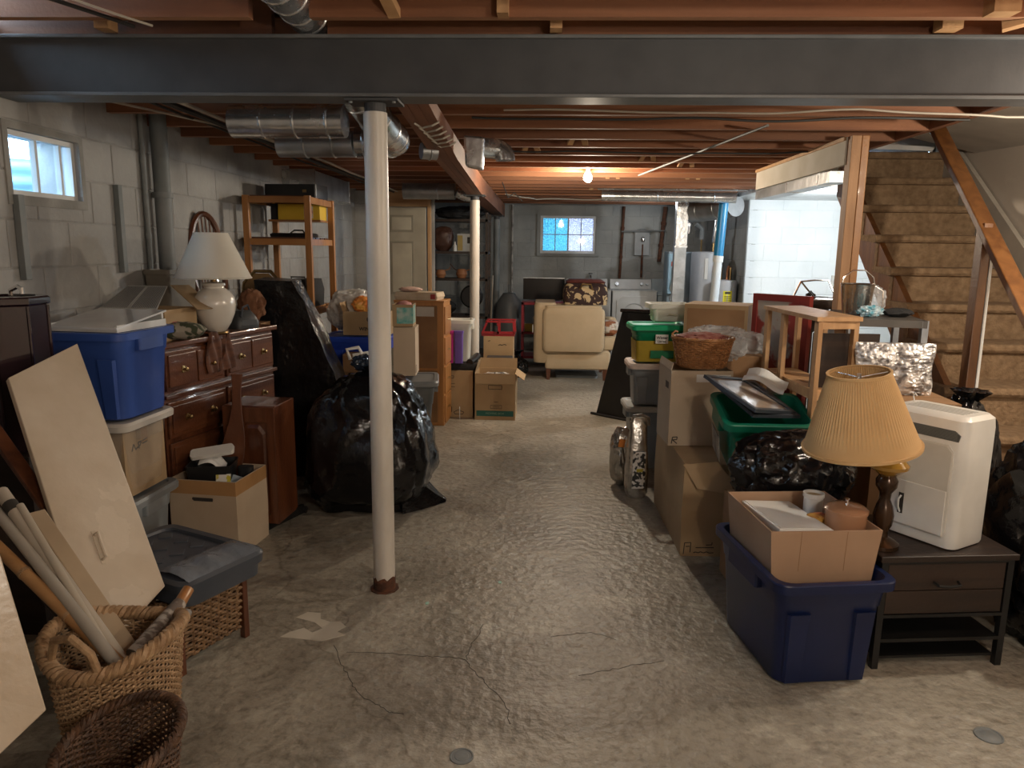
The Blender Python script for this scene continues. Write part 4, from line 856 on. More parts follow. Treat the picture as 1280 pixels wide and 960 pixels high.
# pillow, shawl, lamp, shoes
pl = thing('cushion', 'small camouflage patterned cushion in front of the open box on the dresser', 'cushion', (-1.80, 3.585, DH), 15)
b = MB()
for s in (-1, 1): b.grid(lambda u, v: Vector(((u - .5) * .24, (v - .5) * .15, .045 + s * .042 * (max(0, (1 - abs(2 * u - 1) ** 3) * (1 - abs(2 * v - 1) ** 3))) ** .6 + .004 * noise.noise(Vector((u * 7, v * 7, 1))))), 20, 16)
bmesh.ops.remove_doubles(b.bm, verts=b.bm.verts, dist=.0004)
b.build('cushion_body', mat('camo', (.32, .28, .22), (.05, .06, .03), .9, scale=(14, 14, 14), detail=2, lo=.46, hi=.52, distort=1.5), pl, True)
shw = MB(); shw.grid(lambda u, v: (lambda s: Vector((-.16 + .20 * u + .02 * math.sin(v * 6 + u * 9), -.10 - max(0, min(.095, s)) - .006 * math.sin(u * 34), DH + .012 + .003 * math.sin(u * 34) - max(0, s - .095))))(v * .30), 40, 26, .004)
o = shw.build('shawl', mat('brown_shawl', (.06, .02, .01), (.14, .05, .022), .7, scale=(14, 14, 40)), None, True); o.location = (-1.886, 3.925, 0); o.rotation_euler = (0, 0, R(77.9)); tag(o, 'brown shawl hanging over the front edge of the dresser', 'shawl')
la = thing('table_lamp', 'white ceramic table lamp with a plain cream cone shade on the dresser', 'lamp', (-1.735, 3.86, DH), 0)
cer = mat('white_ceramic', (.62, .58, .52), (.66, .62, .56), .12, coat=.6)
MB().lathe([(0, 0), (.058, 0), (.062, .006), (.058, .014), (0, .016)], 32).build('foot', M['brass'], la, True)
MB().lathe([(.045, .014), (.052, .018), (.078, .06), (.098, .11), (.106, .155), (.100, .195), (.080, .225), (.052, .243), (.050, .25), (.058, .258), (.056, .268), (.03, .275), (.012, .276)], 40).build('ceramic_body', cer, la, True)
MB().lathe([(.012, .274), (.012, .30), (.018, .305), (.018, .33), (.010, .345), (0, .345)], 16).build('socket', M['brass'], la, True)
MB().lathe([(.192, .295), (.084, .528), (.0825, .528), (.1905, .295), (.192, .295)], 56).build('lamp_shade', mat('cream_shade', (.60, .56, .48), (.64, .60, .52), .85), la, True)
MB().lathe([(.193, .293), (.194, .299), (.190, .301)], 56).build('trim', plain('shade_trim', (.62, .58, .5), .8), la, True)
MB().tube([(0, 0, .34), (0, 0, .53)], .003, 6).build('harp', M['brass'], la, True)
dv = thing('strapped_device', 'black and grey device with straps on the right end of the dresser', 'device', (-1.72, 4.16, DH), 60)
MB().rings([rr(.15, .13, .02, 0), rr(.16, .14, .03, .035), rr(.13, .11, .03, .075), rr(.09, .07, .02, .10)]).build('body', plain('slate_plastic', (.05, .055, .06), .45), dv, True)
MB().tube([(-.05, -.06, .07), (-.02, -.04, .12), (.03, -.02, .13), (.06, 0, .09)], .006, 6).build('strap', M['greylid'], dv, True)
MB().bc((0, -.068, .035), (.10, .004, .03)).build('front_plate', plain('plate_grey', (.12, .13, .14), .3), dv)

# cabinet and box A
kc = thing('small_cabinet', 'reddish wooden cabinet with arched panel standing on castors before the dresser', 'cabinet', (-1.51, 3.825, 0), -4)
MB().box(-.14, .14, -.125, .125, .045, .685).build('carcass', M['mahogz'], kc, bevel=.004)
MB().box(-.14, -.10, -.137, -.125, .05, .68).box(.10, .14, -.137, -.125, .05, .68).box(-.10, .10, -.137, -.125, .05, .10).box(-.10, .10, -.137, -.125, .60, .68).build('face_frame', M['mahogz'], kc, bevel=.002)
MB().rings([[Vector((x * (1 - i), -.126 - o, .34 + (z - .34) * (1 - i * .6))) for x, z in ((-.085, .115), (.085, .115), (.085, .545), (.055, .585), (-.055, .585), (-.085, .545))] for o, i in ((0, 0), (.008, .12))]).build('raised_panel', M['mahogz'], kc)
MB().bar((.05, -.17, .03), (.15, .17, .03), .05, .02, up=(1, 0, 0)).build('castor_frame', M['blackmetal'], kc)
for p in ((.045, -.175, .02), (.155, .175, .02)): MB().tube([(p[0] - .012, p[1], p[2]), (p[0] + .012, p[1], p[2])], .02, 14).build('castor', M['black'], kc, True)
ba = cardbox('cardboard_box', 'open tan box with hand hole full of oddments on the floor by the grey tote', .345, .31, .385, (-1.612, 3.515, 0), -6, 'cardlight', {}, bend=.002)
MB().box(-.1735, .1735, -.1565, -.1552, .315, .383).box(.1728, .1738, -.1552, .155, .315, .383).build('tape', M['tape'], ba)
MB().rings([[Vector((x, -.158 - o, z)) for x, z in ((-.052, .300), (.052, .300), (.055, .294), (.052, .282), (-.045, .282), (-.055, .290))] for o in (0, .0006)]).build('hand_hole', M['ink'], ba)
scribble(ba, M['ink'], [[(0, 0), (.02, .006), (.03, 0), (.012, -.008)]], FRONT(-.03, -.158, .028), .005)
MB().bc((0, 0, 0), (.33, .295, .01)).build('packing', M['carddark'], None, loc=(-1.612, 3.515, .26), rot=(0, 0, R(-6))); tag(bpy.data.objects['packing'], 'layer of packing board under the oddments in the tan box', 'packing')
bn = thing('black_bin', 'black plastic tub with papers standing in the tan box', 'tub', (-1.64, 3.51, .2655), 10)
MB().rings([rr(.17, .13, .02, 0), rr(.22, .18, .02, .17), rr(.21, .17, .02, .17), rr(.165, .125, .02, .01)]).build('body', M['black'], bn, True)
MB().bc((.07, -.086, .10), (.07, .003, .06), (R(-8), 0, 0)).build('label', mat('yellow_label', (.75, .73, .68), (.6, .5, .05), .4, scale=(30, 30, 30), lo=.55, hi=.6), bn)
ps = MB().rings([rr(.21, .06, .015, 0), rr(.205, .055, .015, .02)]).build('power_strip', M['whitepl'], None, True, loc=(-1.63, 3.50, .485), rot=(R(35), R(-8), R(12))); tag(ps, 'white power strip resting on the black tub in the tan box', 'power strip')
wp = MB().grid(lambda u, v: Vector(((u - .5) * .13, (v - .5) * .10, .03 * math.sin(u * 4) + .01 * math.sin(v * 9))), 10, 8, .002).build('paper', M['white'], None, True, loc=(-1.63, 3.50, .435), rot=(R(20), R(20), R(20))); tag(wp, 'crumpled white paper in the black tub', 'paper')
b2_ = MB().rings([rr(.07, .05, .02, 0), rr(.075, .055, .02, .13)]).build('black_pouch', M['blackmatte'], None, True, loc=(-1.50, 3.58, .266)); tag(b2_, 'black pouch at the right rear corner of the tan box', 'pouch')
bl2 = MB().bc((0, 0, 0), (.09, .06, .004), (R(25), R(15), 0)).build('envelope', plain('pale_blue_paper', (.35, .42, .48), .6), None, loc=(-1.50, 3.49, .345)); tag(bl2, 'pale blue envelope beside the black pouch in the tan box', 'envelope')
sp = thing('chair_splat', 'curved glossy wooden chair back splat standing behind the tan box', 'chair part', (-1.60, 3.655, .266), 10)
b = MB(); ctr = []
for i in range(13):
    f = i / 12; ctr.append((.03 * math.sin(f * 3.4) - .04 * (1 - f) + .045 * f * f, -.02 + .06 * f, f * .585, .052 - .018 * f + .016 * math.sin(f * 6)))
b.rings([[Vector((x + s * w_, y + o, z)) for s, o in ((-1, -.007), (1, -.007), (1, .007), (-1, .007))] for x, y, z, w_ in ctr]); b.build('splat', M['mahogz'], sp, bevel=.003)

# leaning cream panels
def slab(name, label, cat, Q, th, m, group=None):
    Q = [Vector(q) for q in Q]; n = (Q[1] - Q[0]).cross(Q[3] - Q[0]).normalized()
    t = thing(name, label, cat, (0, 0, 0)); MB().rings([[q - n * o for q in Q] for o in (0, th)]).build('panel', m, t, bevel=.003); return t, Q, n
PT, Q, nn = slab('cabinet_door', 'large leaning cream cabinet door with a small handle', 'cabinet door', [(-1.315, 1.985, .275), (-1.27, 2.31, .355), (-1.79, 2.76, 1.125), (-1.835, 2.435, 1.045)], .022, M['cream'])
if nn.x < 0: pass
hc = Q[0].lerp(Q[3], .28) * .62 + Q[1].lerp(Q[2], .28) * .38
ax = (Q[3] - Q[0]).normalized(); off = nn if nn.x > 0 else -nn
MB().tube([hc - ax * .045, hc - ax * .045 + off * .022, hc + ax * .045 + off * .022, hc + ax * .045], .0055, 8).bar(hc - ax * .06, hc + ax * .06, .014, .004, up=off).build('handle', M['cream'], PT, True)
# its corner rests on this crate
cardbox('wooden_crate', 'small dark crate under the foot of the leaning cream door', .20, .26, .285, (-1.47, 2.27, 0), 25, M['darkwood'], None, cat='crate')
slab('board', 'pale cream board leaning at the bottom left corner of the room view', 'board', [(-1.55, .90, .02), (-1.128, 1.50, .44), (-1.41, 1.63, 1.40), (-1.86, 1.05, .98)], .018, M['cream'])
# wood strips behind the door panel
for i, (a_, b_, w_) in enumerate((((-1.47, 2.0, .30), (-2.12, 2.35, 1.05), .05), ((-1.55, 1.94, .35), (-2.14, 2.22, .98), .04), ((-1.66, 2.05, .30), (-2.15, 2.45, 1.12), .06))):
    pass
# tall wicker basket with poles
tb = thing('laundry_basket', 'tall round wicker basket holding poles and rolls at lower left', 'basket', (-1.165, 1.845, 0))
ring_t = lambda k, th: Vector(((.120 + .048 * k ** .8) * math.cos(th) , (.125 + .05 * k ** .8) * math.sin(th), .01 + .425 * k + .025 * math.cos(th * 2) * k))
basket_weave(tb, ring_t, .42, 50, 38, .0031, 'wicker', .004); braid(tb, ring_t, 1.0, .016, M['wicker'], 44, 240)
MB().prism([(.118 * math.cos(a * PI / 12), .123 * math.sin(a * PI / 12)) for a in range(24)], 0, .01).build('base', M['wicker'], tb)
MB().tube([(-.10, -.13, .42), (-.07, -.15, .50), (-.01, -.17, .52), (.04, -.175, .48), (.05, -.165, .42)], .011, 8).build('handle', M['wicker'], tb, True)
def pole(name, label, a, b_, r, m, cat='pole', n=14, grp=None, taper=1.0, flat=None):
    t = thing(name, label, cat, (0, 0, 0), group=grp); a = Vector(a); b_ = Vector(b_)
    if flat: MB().bar(a, b_, flat[0], flat[1], up=(0, 0, 1)).build('shaft', m, t, bevel=.004)
    else:
        MB().tube([a, a.lerp(b_, .5), b_], [r, r * (1 + taper) / 2, r * taper], n).build('shaft', m, t, True)
    return t
bam = wood('bamboo', (.30, .15, .055), (.44, .24, .10), .4, 0, 2)
tp = pole('walking_pole', 'smooth orange brown pole lowest in the tall wicker basket', (-1.056, 1.744, 0.364), (-1.883, 2.14, 0.741), .018, bam)
for f in (.30, .52, .74):
    c = Vector((-1.056, 1.744, 0.364)).lerp(Vector((-1.883, 2.14, 0.741)), f); d = (Vector((-1.883, 2.14, 0.741)) - Vector((-1.056, 1.744, 0.364))).normalized(); MB().tube([c - d * .006, c + d * .006], .0195, 14).build('ring', M['wicker'], tp, True)
pole('rolled_canvas', 'long grey-white roll above the orange pole in the tall basket', (-1.107, 1.751, 0.4), (-2.047, 2.347, 0.868), .016, plain('grey_cloth', (.40, .36, .30), .8), 'roll')
pole('rolled_poster', 'pale cream roll with a dark band beside the grey-white roll', (-1.094, 1.786, 0.345), (-1.692, 2.159, 0.73), .021, plain('pale_canvas', (.46, .40, .32), .8), 'roll')
MB().tube([(-1.618, 2.113, 0.682), (-1.647, 2.131, 0.701)], .0225, 14).build('dark_band', M['ink'], bpy.data.objects['rolled_poster'], True)
pole('wooden_batten', 'flat tan wooden slat next to the leaning cream door in the basket', (-1.107, 1.871, 0.307), (-1.579, 2.15, 0.67), .02, plain('tan_slat', (.42, .32, .21), .6), 'slat', flat=(.05, .014))
pole('rolled_poster', 'thin bent cream roll between the pale roll and the flat slat', (-1.117, 1.774, 0.367), (-1.606, 2.12, 0.701), .012, plain('cream_roll', (.5, .44, .35), .7), 'roll')
pole('wooden_plank', 'dark brown plank behind the rolls at the left edge', (-1.40, 2.08, .30), (-2.16, 2.30, 1.04), .02, M['darkwood'], 'plank', flat=(.09, .02))
pole('wooden_plank', 'reddish narrow plank behind the dark plank at the left edge', (-1.36, 2.18, .35), (-2.14, 2.46, 1.20), .02, M['mahog'], 'plank', flat=(.05, .02))
rg = thing('rolled_rug', 'grey and white rolled cloth bundle on the right rim of the tall basket', 'cloth roll', (-1.085, 1.99, .36), 0)
MB().tube([(-.02, -.17, .03), (0, -.10, .05), (.01, -.03, .07), (.015, .03, .085)], [.024, .027, .024, .02], 12).build('roll', mat('striped_cloth', (.14, .11, .09), (.42, .38, .33), .85, scale=(16, 40, 40), lo=.45, hi=.55), rg, True)
MB().tube([(.035, -.10, .03), (.045, -.04, .05), (.048, .01, .07)], [.014, .017, .013], 10).build('roll', plain('grey_roll', (.3, .28, .26), .9), rg, True)
MB().tube([(.015, .03, .085), (.022, .075, .11)], [.018, .017], 10).build('wooden_end', M['orangewood'], rg, True)
# dark low basket
db = thing('wicker_basket', 'low dark brown wicker basket in front of the tall basket', 'basket', (-1.005, 1.565, 0))
ring_d = lambda k, th: Vector(((.095 + .045 * k) * math.cos(th), (.10 + .045 * k) * math.sin(th), .01 + .31 * k + .03 * math.sin(th + .6) * k))
basket_weave(db, ring_d, .3, 40, 30, .0034, 'wickerdark', .004); braid(db, ring_d, 1.0, .011, M['wickerdark'], 40, 160)
MB().prism([(.093 * math.cos(a * PI / 12), .098 * math.sin(a * PI / 12)) for a in range(24)], 0, .01).build('base', M['wickerdark'], db)
# wicker crate with tote lid
M['wickermid'] = mat('mid_wicker', (.12, .065, .03), (.26, .155, .075), .6, scale=(26, 26, 26), bump=.3, bscale=150)
wc = thing('wicker_crate', 'square wicker crate with wooden corner posts right of the tall basket', 'crate', (-1.375, 2.56, .0), 67)
def ring_c(k, th):
    c, s = math.cos(th), math.sin(th); m_ = max(abs(c), abs(s)); return Vector((c / m_ * (.145 + .01 * k), s / m_ * (.19 + .01 * k), .045 + .215 * k))
basket_weave(wc, ring_c, .22, 16, 26, .0055, 'wickermid', .006)
for sx in (-1, 1):
    for sy in (-1, 1): MB().bc((sx * .150, sy * .195, .135), (.026, .026, .27)).build('corner_post', M['mahogz'], wc, bevel=.003)
MB().box(-.14, .14, -.185, .185, .04, .05).build('base', M['darkwood'], wc)
ld = thing('tote_lid', 'dark grey plastic tote lid lying on the square wicker crate', 'lid', (-1.36, 2.575, .271), 65)
MB().rings([rr(.33, .50, .04, 0), rr(.345, .515, .045, .0), rr(.35, .52, .045, .05), rr(.375, .545, .05, .052), rr(.38, .55, .05, .085), rr(.36, .53, .045, .098), rr(.30, .47, .04, .098), rr(.29, .46, .04, .088)], True, True).build('lid_body', M['greylid'], ld, True)
b = MB()
for i in range(5):
    for j in range(3): b.bc((-.09 + j * .09, -.18 + i * .09, .089), (.05, .05, .006), (0, 0, .78))
b.build('embossing', M['greylid'], ld, bevel=.002, stuff=True)
MB().grid(lambda u, v: Vector(((u - .5) * .33, -.265 + v * .17, .098 + .022 * math.sin(v * 3.1) * (.7 + .3 * math.sin(u * 17)) + .004 * noise.noise(Vector((u * 20, v * 12, 2))))), 40, 16, .002).build('plastic_sleeve', mat('film_grey', (.14, .16, .19), (.22, .25, .29), .2, bump=.8, bscale=20), ld, True)

# black bags, tall black thing
bk_ = thing('covered_stand', 'tall narrow object wrapped in wrinkled black plastic beside the shelf', 'wrapped object', (0, 0, 0))
b = MB(); A = [(-1.87, 4.66, 0), (-1.05, 4.66, 0), (-1.05, 4.90, 0), (-1.87, 4.96, 0)]; B = [(-1.85, 4.70, 1.29), (-1.60, 4.70, 1.285), (-1.60, 4.90, 1.29), (-1.85, 4.90, 1.30)]
def rg2(f):
    o_ = []; g = f ** .8
    for i in range(4):
        p = Vector(A[i]).lerp(Vector(B[i]), f); q = Vector(A[(i + 1) % 4]).lerp(Vector(B[(i + 1) % 4]), f)
        for j in range(8):
            c = p.lerp(q, j / 8); c += Vector((noise.noise(c * 9), noise.noise(c * 9 + Vector((5, 5, 5))), 0)) * .02 * (.5 + f); o_.append(c)
    return o_
b.rings([rg2(i / 20) for i in range(21)]); b.build('cover', mat('wrinkled_black', (.006, .006, .007), (.010, .010, .011), .22, bump=1, bscale=24), bk_, True)
big = binbag('huge black bin bag bulging behind the white column', .375, .36, .79, (-1.0, 4.21, 0), 51, 0, knot=True, sq=.78, amp=.08, ridge=.035, tap=.42)
MB().rings([[Vector((x, y + s * w_, z)) for s, z in ((-1, .002), (1, .002), (.6, h_), (-.6, h_))] for x, y, w_, h_ in ((.22, -.05, .16, .30), (.32, -.02, .10, .14), (.40, .02, .05, .05), (.44, .04, .02, .015))]).build('loose_corner', M['bag'], big, True)
wbt = thing('white_jug', 'white plastic jug lying on top of the huge black bag', 'jug', (-1.13, 4.35, .785), 20)
MB().tube([(0, 0, .045), (.10, 0, .055), (.15, 0, .06), (.17, 0, .06)], [.045, .05, .03, .02], 16).build('body', M['whitepl'], wbt, True)
MB().tube([(-.02, -.02, .06), (-.04, -.03, .12), (.03, -.02, .13), (.05, -.01, .09)], .011, 8).build('handle', M['whitepl'], wbt, True)
wr_ = blob(.07, .06, .045, 53, 4, .25, 3, ridge=.15).build('plastic_wrapping', mat('blue_black_film', (.02, .03, .05), (.25, .3, .36), .15, scale=(30, 30, 30), lo=.6, hi=.7), None, True, loc=(-1.03, 4.20, .80)); tag(wr_, 'bluish crumpled wrapping on the neck of the huge black bag', 'wrapping')

# pile behind the column
tb_ = tote('trash_bin', 'dark grey lidded bin right of the white column', .42, .40, .62, mat('bin_grey', (.08, .085, .085), (.11, .115, .115), .45), (-.94, 5.10, 0), 8, lid=mat('bin_lid', (.16, .165, .165), (.2, .205, .205), .4), taper=.74, ribs=False, cat='bin')
MB().box(.178, .1815, -.10, -.03, .32, .40).build('sticker', M['whitepl'], tb_); printed(tb_, '9', .07, M['ink'], 'r', (.1825, -.065, .36), bold=.002)
tb_.children[-1].location.x = .183
b5 = cardbox('cardboard_box', 'upright pale box standing on the grey lidded bin', .15, .24, .33, (-.95, 5.11, .635), 4, 'cardlight', None)
scribble(b5, M['ink'], [[(0, 0), (.03, 0), (.03, .05), (0, .05), (0, 0)], [(.15, .30), (.15, .26)]], RIGHT(.0755, -.10, .02), .003)
b6 = cardbox('cardboard_box', 'small box with teal tape on top of the upright pale box', .14, .20, .15, (-.965, 5.13, .971), 4, 'card', {}, fl=.3)
MB().box(-.04, .0705, -.1015, -.1005, .02, .13).box(.0705, .0715, -.09, .06, .02, .14).build('teal_tape', mat('teal_tape', (.06, .32, .30), (.4, .5, .45), .3, scale=(20, 20, 20)), b6)
ctn = blob(.055, .08, .03, 55, 3, .2, 3).build('pink_cloth', plain('pink_cloth', (.5, .22, .2), .8), None, True, loc=(-.965, 5.13, 1.08)); tag(ctn, 'pinkish cloth filling the box with teal tape', 'cloth')
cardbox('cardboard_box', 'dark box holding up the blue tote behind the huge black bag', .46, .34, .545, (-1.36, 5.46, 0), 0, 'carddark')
tote('storage_tote', 'blue tote under the printed box behind the huge black bag', .50, .38, .325, mat('mid_blue_tote', (.02, .06, .42), (.025, .07, .48), .35), (-1.36, 5.46, .55), 0, lid=mat('mid_blue_lid', (.02, .06, .40), (.025, .07, .46), .35))
b7 = cardbox('cardboard_box', 'brown printed box with splayed sides on the blue tote', .33, .22, .17, (-1.275, 5.39, .877), 0, 'card', {'l': 110}, fl=.2)
printed(b7, 'WINTER', .036, M['ink'], 'f', (.02, -.1115, .045), bold=.001); MB().prism([(.022 * math.cos(a * PI / 8), .022 * math.sin(a * PI / 8)) for a in range(16)], 0, .001, T=FRONT(.03, -.111, .115)).build('printed_mark', M['ink'], b7)
wbag = blob(.20, .14, .155, 56, 5, .12, 2.2, ridge=.08, sq=.9).build('plastic_bag', mat('white_bag', (.66, .65, .62), (.78, .77, .74), .3, bump=.6, bscale=14), None, True, loc=(-1.43, 5.58, .878)); tag(wbag, 'bulging white plastic bag on the blue tote left of the printed box', 'plastic bag')
obag = blob(.09, .06, .06, 57, 4, .3, 3, ridge=.15).build('orange_bag', mat('orange_bag', (.75, .10, .02), (.85, .45, .10), .35, scale=(12, 12, 12)), None, True, loc=(-1.30, 5.39, 1.03)); tag(obag, 'orange crumpled bag in the printed box', 'bag')
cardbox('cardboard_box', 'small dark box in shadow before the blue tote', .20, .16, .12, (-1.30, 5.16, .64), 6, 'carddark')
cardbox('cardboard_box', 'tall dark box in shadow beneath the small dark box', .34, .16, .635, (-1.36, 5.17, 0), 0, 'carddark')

# wooden cabinet
wcb = thing('wooden_cabinet', 'tall brown wooden cabinet behind the grey bin, its back facing us', 'cabinet', (-1.03, 6.33, 0), -3)
MB().box(-.21, .21, -.15, .15, 0, 1.055).build('carcass', M['orangewood'], wcb, bevel=.003)
MB().box(-.215, .215, -.157, .157, 1.055, 1.072).build('top', M['orangewoodx'], wcb, bevel=.002)
for z0_, z1_ in ((.50, 1.03), (.03, .48)): MB().box(-.185, .155, -.156, -.148, z0_, z1_).build('back_panel', mat('plywood_%g' % z0_, (.16, .075, .025), (.22, .11, .04), .6), wcb)
for z0_ in (.03, .28, .53, .79): d_ = MB().box(.208, .222, -.135, .135, z0_, z0_ + .23).build('drawer', M['orangewood'], wcb, bevel=.003); MB().tube([(.22, -.03, z0_ + .12), (.238, 0, z0_ + .12), (.22, .03, z0_ + .12)], .005, 6).build('handle', M['brass'], d_, True)
MB().box(-.02, .13, -.159, -.155, .94, 1.02).build('label', plain('torn_label', (.45, .40, .34), .7), wcb)
fbx = thing('flat_parcel', 'flat cream parcel in torn wrapping on top of the wooden cabinet', 'parcel', (-1.05, 6.31, 1.073), -8)
MB().rings([rr(.36, .22, .01, 0), rr(.38, .24, .01, .03), rr(.36, .22, .01, .065)]).build('body', mat('torn_paper', (.50, .42, .32), (.38, .30, .2), .7, scale=(9, 9, 9)), fbx)
MB().bc((.15, -.121, .032), (.04, .004, .04)).build('red_print', plain('dark_red_print', (.3, .03, .03), .5), fbx)
fw = blob(.10, .05, .022, 58, 3, .2, 3).build('wrapping', plain('pale_pink_wrap', (.55, .38, .32), .7), None, True, loc=(-1.12, 6.26, 1.138)); tag(fw, 'pale pink wrapping lying on the flat parcel', 'wrapping')

# clear tote with pink and purple boxes; box under; open box
b8 = cardbox('cardboard_box', 'closed brown box beside the wooden cabinet under the black case', .24, .30, .425, (-.735, 6.66, 0), 0, 'card', None)
scribble(b8, M['ink'], [[(0, 0), (.04, 0), (.04, .02), (0, .02), (0, 0)], [(0, -.05), (.05, -.05)], [(0, -.08), (.05, -.08)]], FRONT(-.09, -.1515, .36), .004)
scribble(b8, M['ink'], [[(0, 0), (.0, .03), (.02, .03), (.02, .0)], [(.03, 0), (.03, .05)], [(.05, 0), (.09, .02), (.14, 0), (.13, -.02), (.06, -.02), (.05, 0)]], FRONT(-.10, -.1515, .05), .005)
bc_ = thing('black_case', 'black soft case lying on the closed brown box', 'case', (-.715, 6.66, .429), 0)
MB().rings([rr(.26, .26, .03, 0), rr(.27, .27, .04, .03), rr(.25, .25, .04, .06)]).build('body', M['blackmatte'], bc_, True)
MB().tube([(.07, -.12, .07), (.10, -.02, .085), (.12, .10, .10)], .032, 12).build('roll', M['black'], bc_, True)
tf = tote('storage_tote', 'clear white tote with a magenta and a purple box by the second column', .25, .24, .385, M['milky'], (-.745, 6.68, .491), 0, taper=.88, ribs=False)
for i, (c_, lab) in enumerate((((.42, .01, .20), 'magenta plastic file box hooked on the clear tote by the wooden cabinet'), ((.14, .08, .38), 'purple plastic file box hooked on the clear tote by the second column'))):
    fb_ = thing('file_box', lab, 'file box', (-.825 + i * .085, 6.515, .496), 0)
    MB().rings([rr(.07, .04, .008, 0), rr(.076, .045, .008, .27)]).build('body', mat('file_%d' % i, c_, tuple(x * .9 for x in c_), .35), fb_, True); MB().rings([rr(.086, .052, .01, .27), rr(.086, .052, .01, .29)]).build('lid', mat('filelid_%d' % i, tuple(x * 1.1 for x in c_), c_, .35), fb_, True)
ox = cardbox('cardboard_box', 'open brown box with green printed band and splayed flaps near the second column', .36, .34, .42, (-.405, 6.60, 0), -1, 'card', {'f': 262, 'r': 215, 'l': 75, 'b': 95}, fl=.27)
MB().box(-.165, .165, -.1725, -.1708, .035, .085).build('green_band', mat('green_band', (.01, .09, .07), (.015, .11, .085), .6), ox)
printed(ox, 'MOVING BOX', .026, plain('mint_ink', (.25, .4, .3), .6), 'f', (0, -.1735, .06))
scribble(ox, M['ink'], [[(0, 0), (.12, 0), (.12, .035), (0, .035), (0, 0)]], FRONT(-.06, -.1715, .28), .004)
scribble(ox, M['ink'], [[(0, 0), (.10, 0), (.10, .03), (0, .03), (0, 0)], [(.02, .015), (.08, .015)], [(.03, .06), (.07, .06)]], FRONT(-.04, -.1715, .105), .003)
st_ = blob(.15, .14, .05, 60, 4, .25, 4, ridge=.15).build('crumpled_paper', mat('crumpled_stuff', (.5, .48, .45), (.05, .05, .05), .7, scale=(18, 18, 18), lo=.5, hi=.55), None, True, loc=(-.405, 6.60, .30)); tag(st_, 'crumpled papers filling the open brown box with the green band', 'paper')
# stack behind it
rbx = cardbox('cardboard_box', 'brown box under the red crate behind the open box', .29, .28, .665, (-.425, 7.30, 0), 0, 'card', None)
scribble(rbx, M['ink'], [[(0, 0), (.02, .008), (.03, 0), (.06, .01), (.08, 0)], [(-.10, .04), (-.08, .045)]], FRONT(0, -.1415, .58), .006)
dkc = thing('dark_case', 'dark tool case standing between the open box and the red crate', 'case', (-.40, 6.95, 0), 0)
MB().rings([rr(.28, .18, .02, 0), rr(.29, .19, .02, .44), rr(.24, .14, .02, .50)]).build('body', plain('charcoal', (.035, .035, .037), .5), dkc, True)
MB().box(-.12, -.06, -.10, -.093, .38, .43).build('red_patch', plain('red_patch', (.25, .03, .03), .5), dkc)
rc = thing('red_crate', 'red open plastic crate on the brown box near the second column', 'crate', (-.43, 7.28, .669), 0)
b = MB(); w_, d__, h_ = .32, .24, .14
b.box(-w_ / 2, w_ / 2, -d__ / 2, d__ / 2, 0, .02)
for sy in (-1, 1):
    b.bar((-w_ / 2, sy * d__ / 2, .02), (-w_ / 2 + .05, sy * d__ / 2, h_), .02, .012).bar((w_ / 2, sy * d__ / 2, .02), (w_ / 2 - .01, sy * d__ / 2, h_), .02, .012).bar((-w_ / 2 + .04, sy * d__ / 2, h_), (w_ / 2, sy * d__ / 2, h_), .02, .014).bar((0, sy * d__ / 2, .02), (0, sy * d__ / 2, h_), .02, .012)
b.box(-w_ / 2, w_ / 2, -d__ / 2 - .006, -d__ / 2 + .006, .02, .045).bar((-w_ / 2 + .05, -d__ / 2, h_), (-w_ / 2 + .05, d__ / 2, h_), .016, .014).bar((w_ / 2, -d__ / 2, h_), (w_ / 2, d__ / 2, h_), .016, .014)
b.build('crate_body', plain('red_plastic', (.32, .012, .018), .4), rc)
MB().tube([(-.02, -.125, .045), (-.02, -.125, .10)], .02, 10).build('latch', M['black'], rc)

# wood shelf at left
sf = thing('wooden_shelf', 'open pine shelf rack with four tiers against the left wall', 'shelf', (0, 0, 0))
for x in (-2.125, -1.68):
    for y in (5.32, 5.90): MB().bc((x, y, .93), (.045, .035, 1.86)).build('upright', M['orangewood'], sf, bevel=.003)
for z, ya in ((1.83, 5.32), (1.535, 5.32), (1.03, 5.32), (.50, 5.32), (.12, 5.32)):
    for yy in (5.30, 5.895): MB().box(-2.10, -1.70, yy, yy + .025, z - .022, z + .022).build('cross_rail', M['orangewoodx'], sf)
    for x in (-2.125, -1.68): MB().box(x - .01, x + .01, 5.34, 5.88, z - .022, z + .022).build('side_rail', M['orangewood'], sf)
    if z > 1.7: continue
    for j in range(5): MB().box(-2.10, -1.70, 5.335 + j * .112, 5.335 + j * .112 + .09, z + .022, z + .034).build('shelf_slat', M['mahog'] if z > 1.2 else M['orangewoodx'], sf)
MB().box(-2.10, -1.70, 5.68, 5.90, 1.69, 1.705).build('half_shelf', M['orangewoodx'], sf)
for j in range(5): MB().box(-2.10, -1.70, 5.335 + j * .112, 5.335 + j * .112 + .10, 1.852, 1.862).build('shelf_slat', M['mahog'], sf)
kcase = thing('black_case', 'flat black hard case lying on top of the pine shelf rack', 'case', (-1.90, 5.76, 1.863), -4)
MB().rings([rr(.40, .26, .015, 0), rr(.405, .265, .015, .05), rr(.40, .26, .015, .10)]).build('body', M['black'], kcase, True)
MB().box(.10, .13, -.137, -.131, .04, .06).build('latch', M['brass'], kcase)
yb_ = thing('yellow_box', 'yellow printed carton on the half shelf of the pine rack', 'box', (-1.87, 5.79, 1.706), 0)
MB().box(-.16, .16, -.09, .09, 0, .115).build('body', mat('yellow_card', (.60, .38, .02), (.68, .45, .04), .5), yb_); MB().box(.04, .11, -.0915, -.0895, .01, .10).build('label', mat('yb_label', (.7, .68, .6), (.5, .3, .3), .5, scale=(30, 30, 30)), yb_)
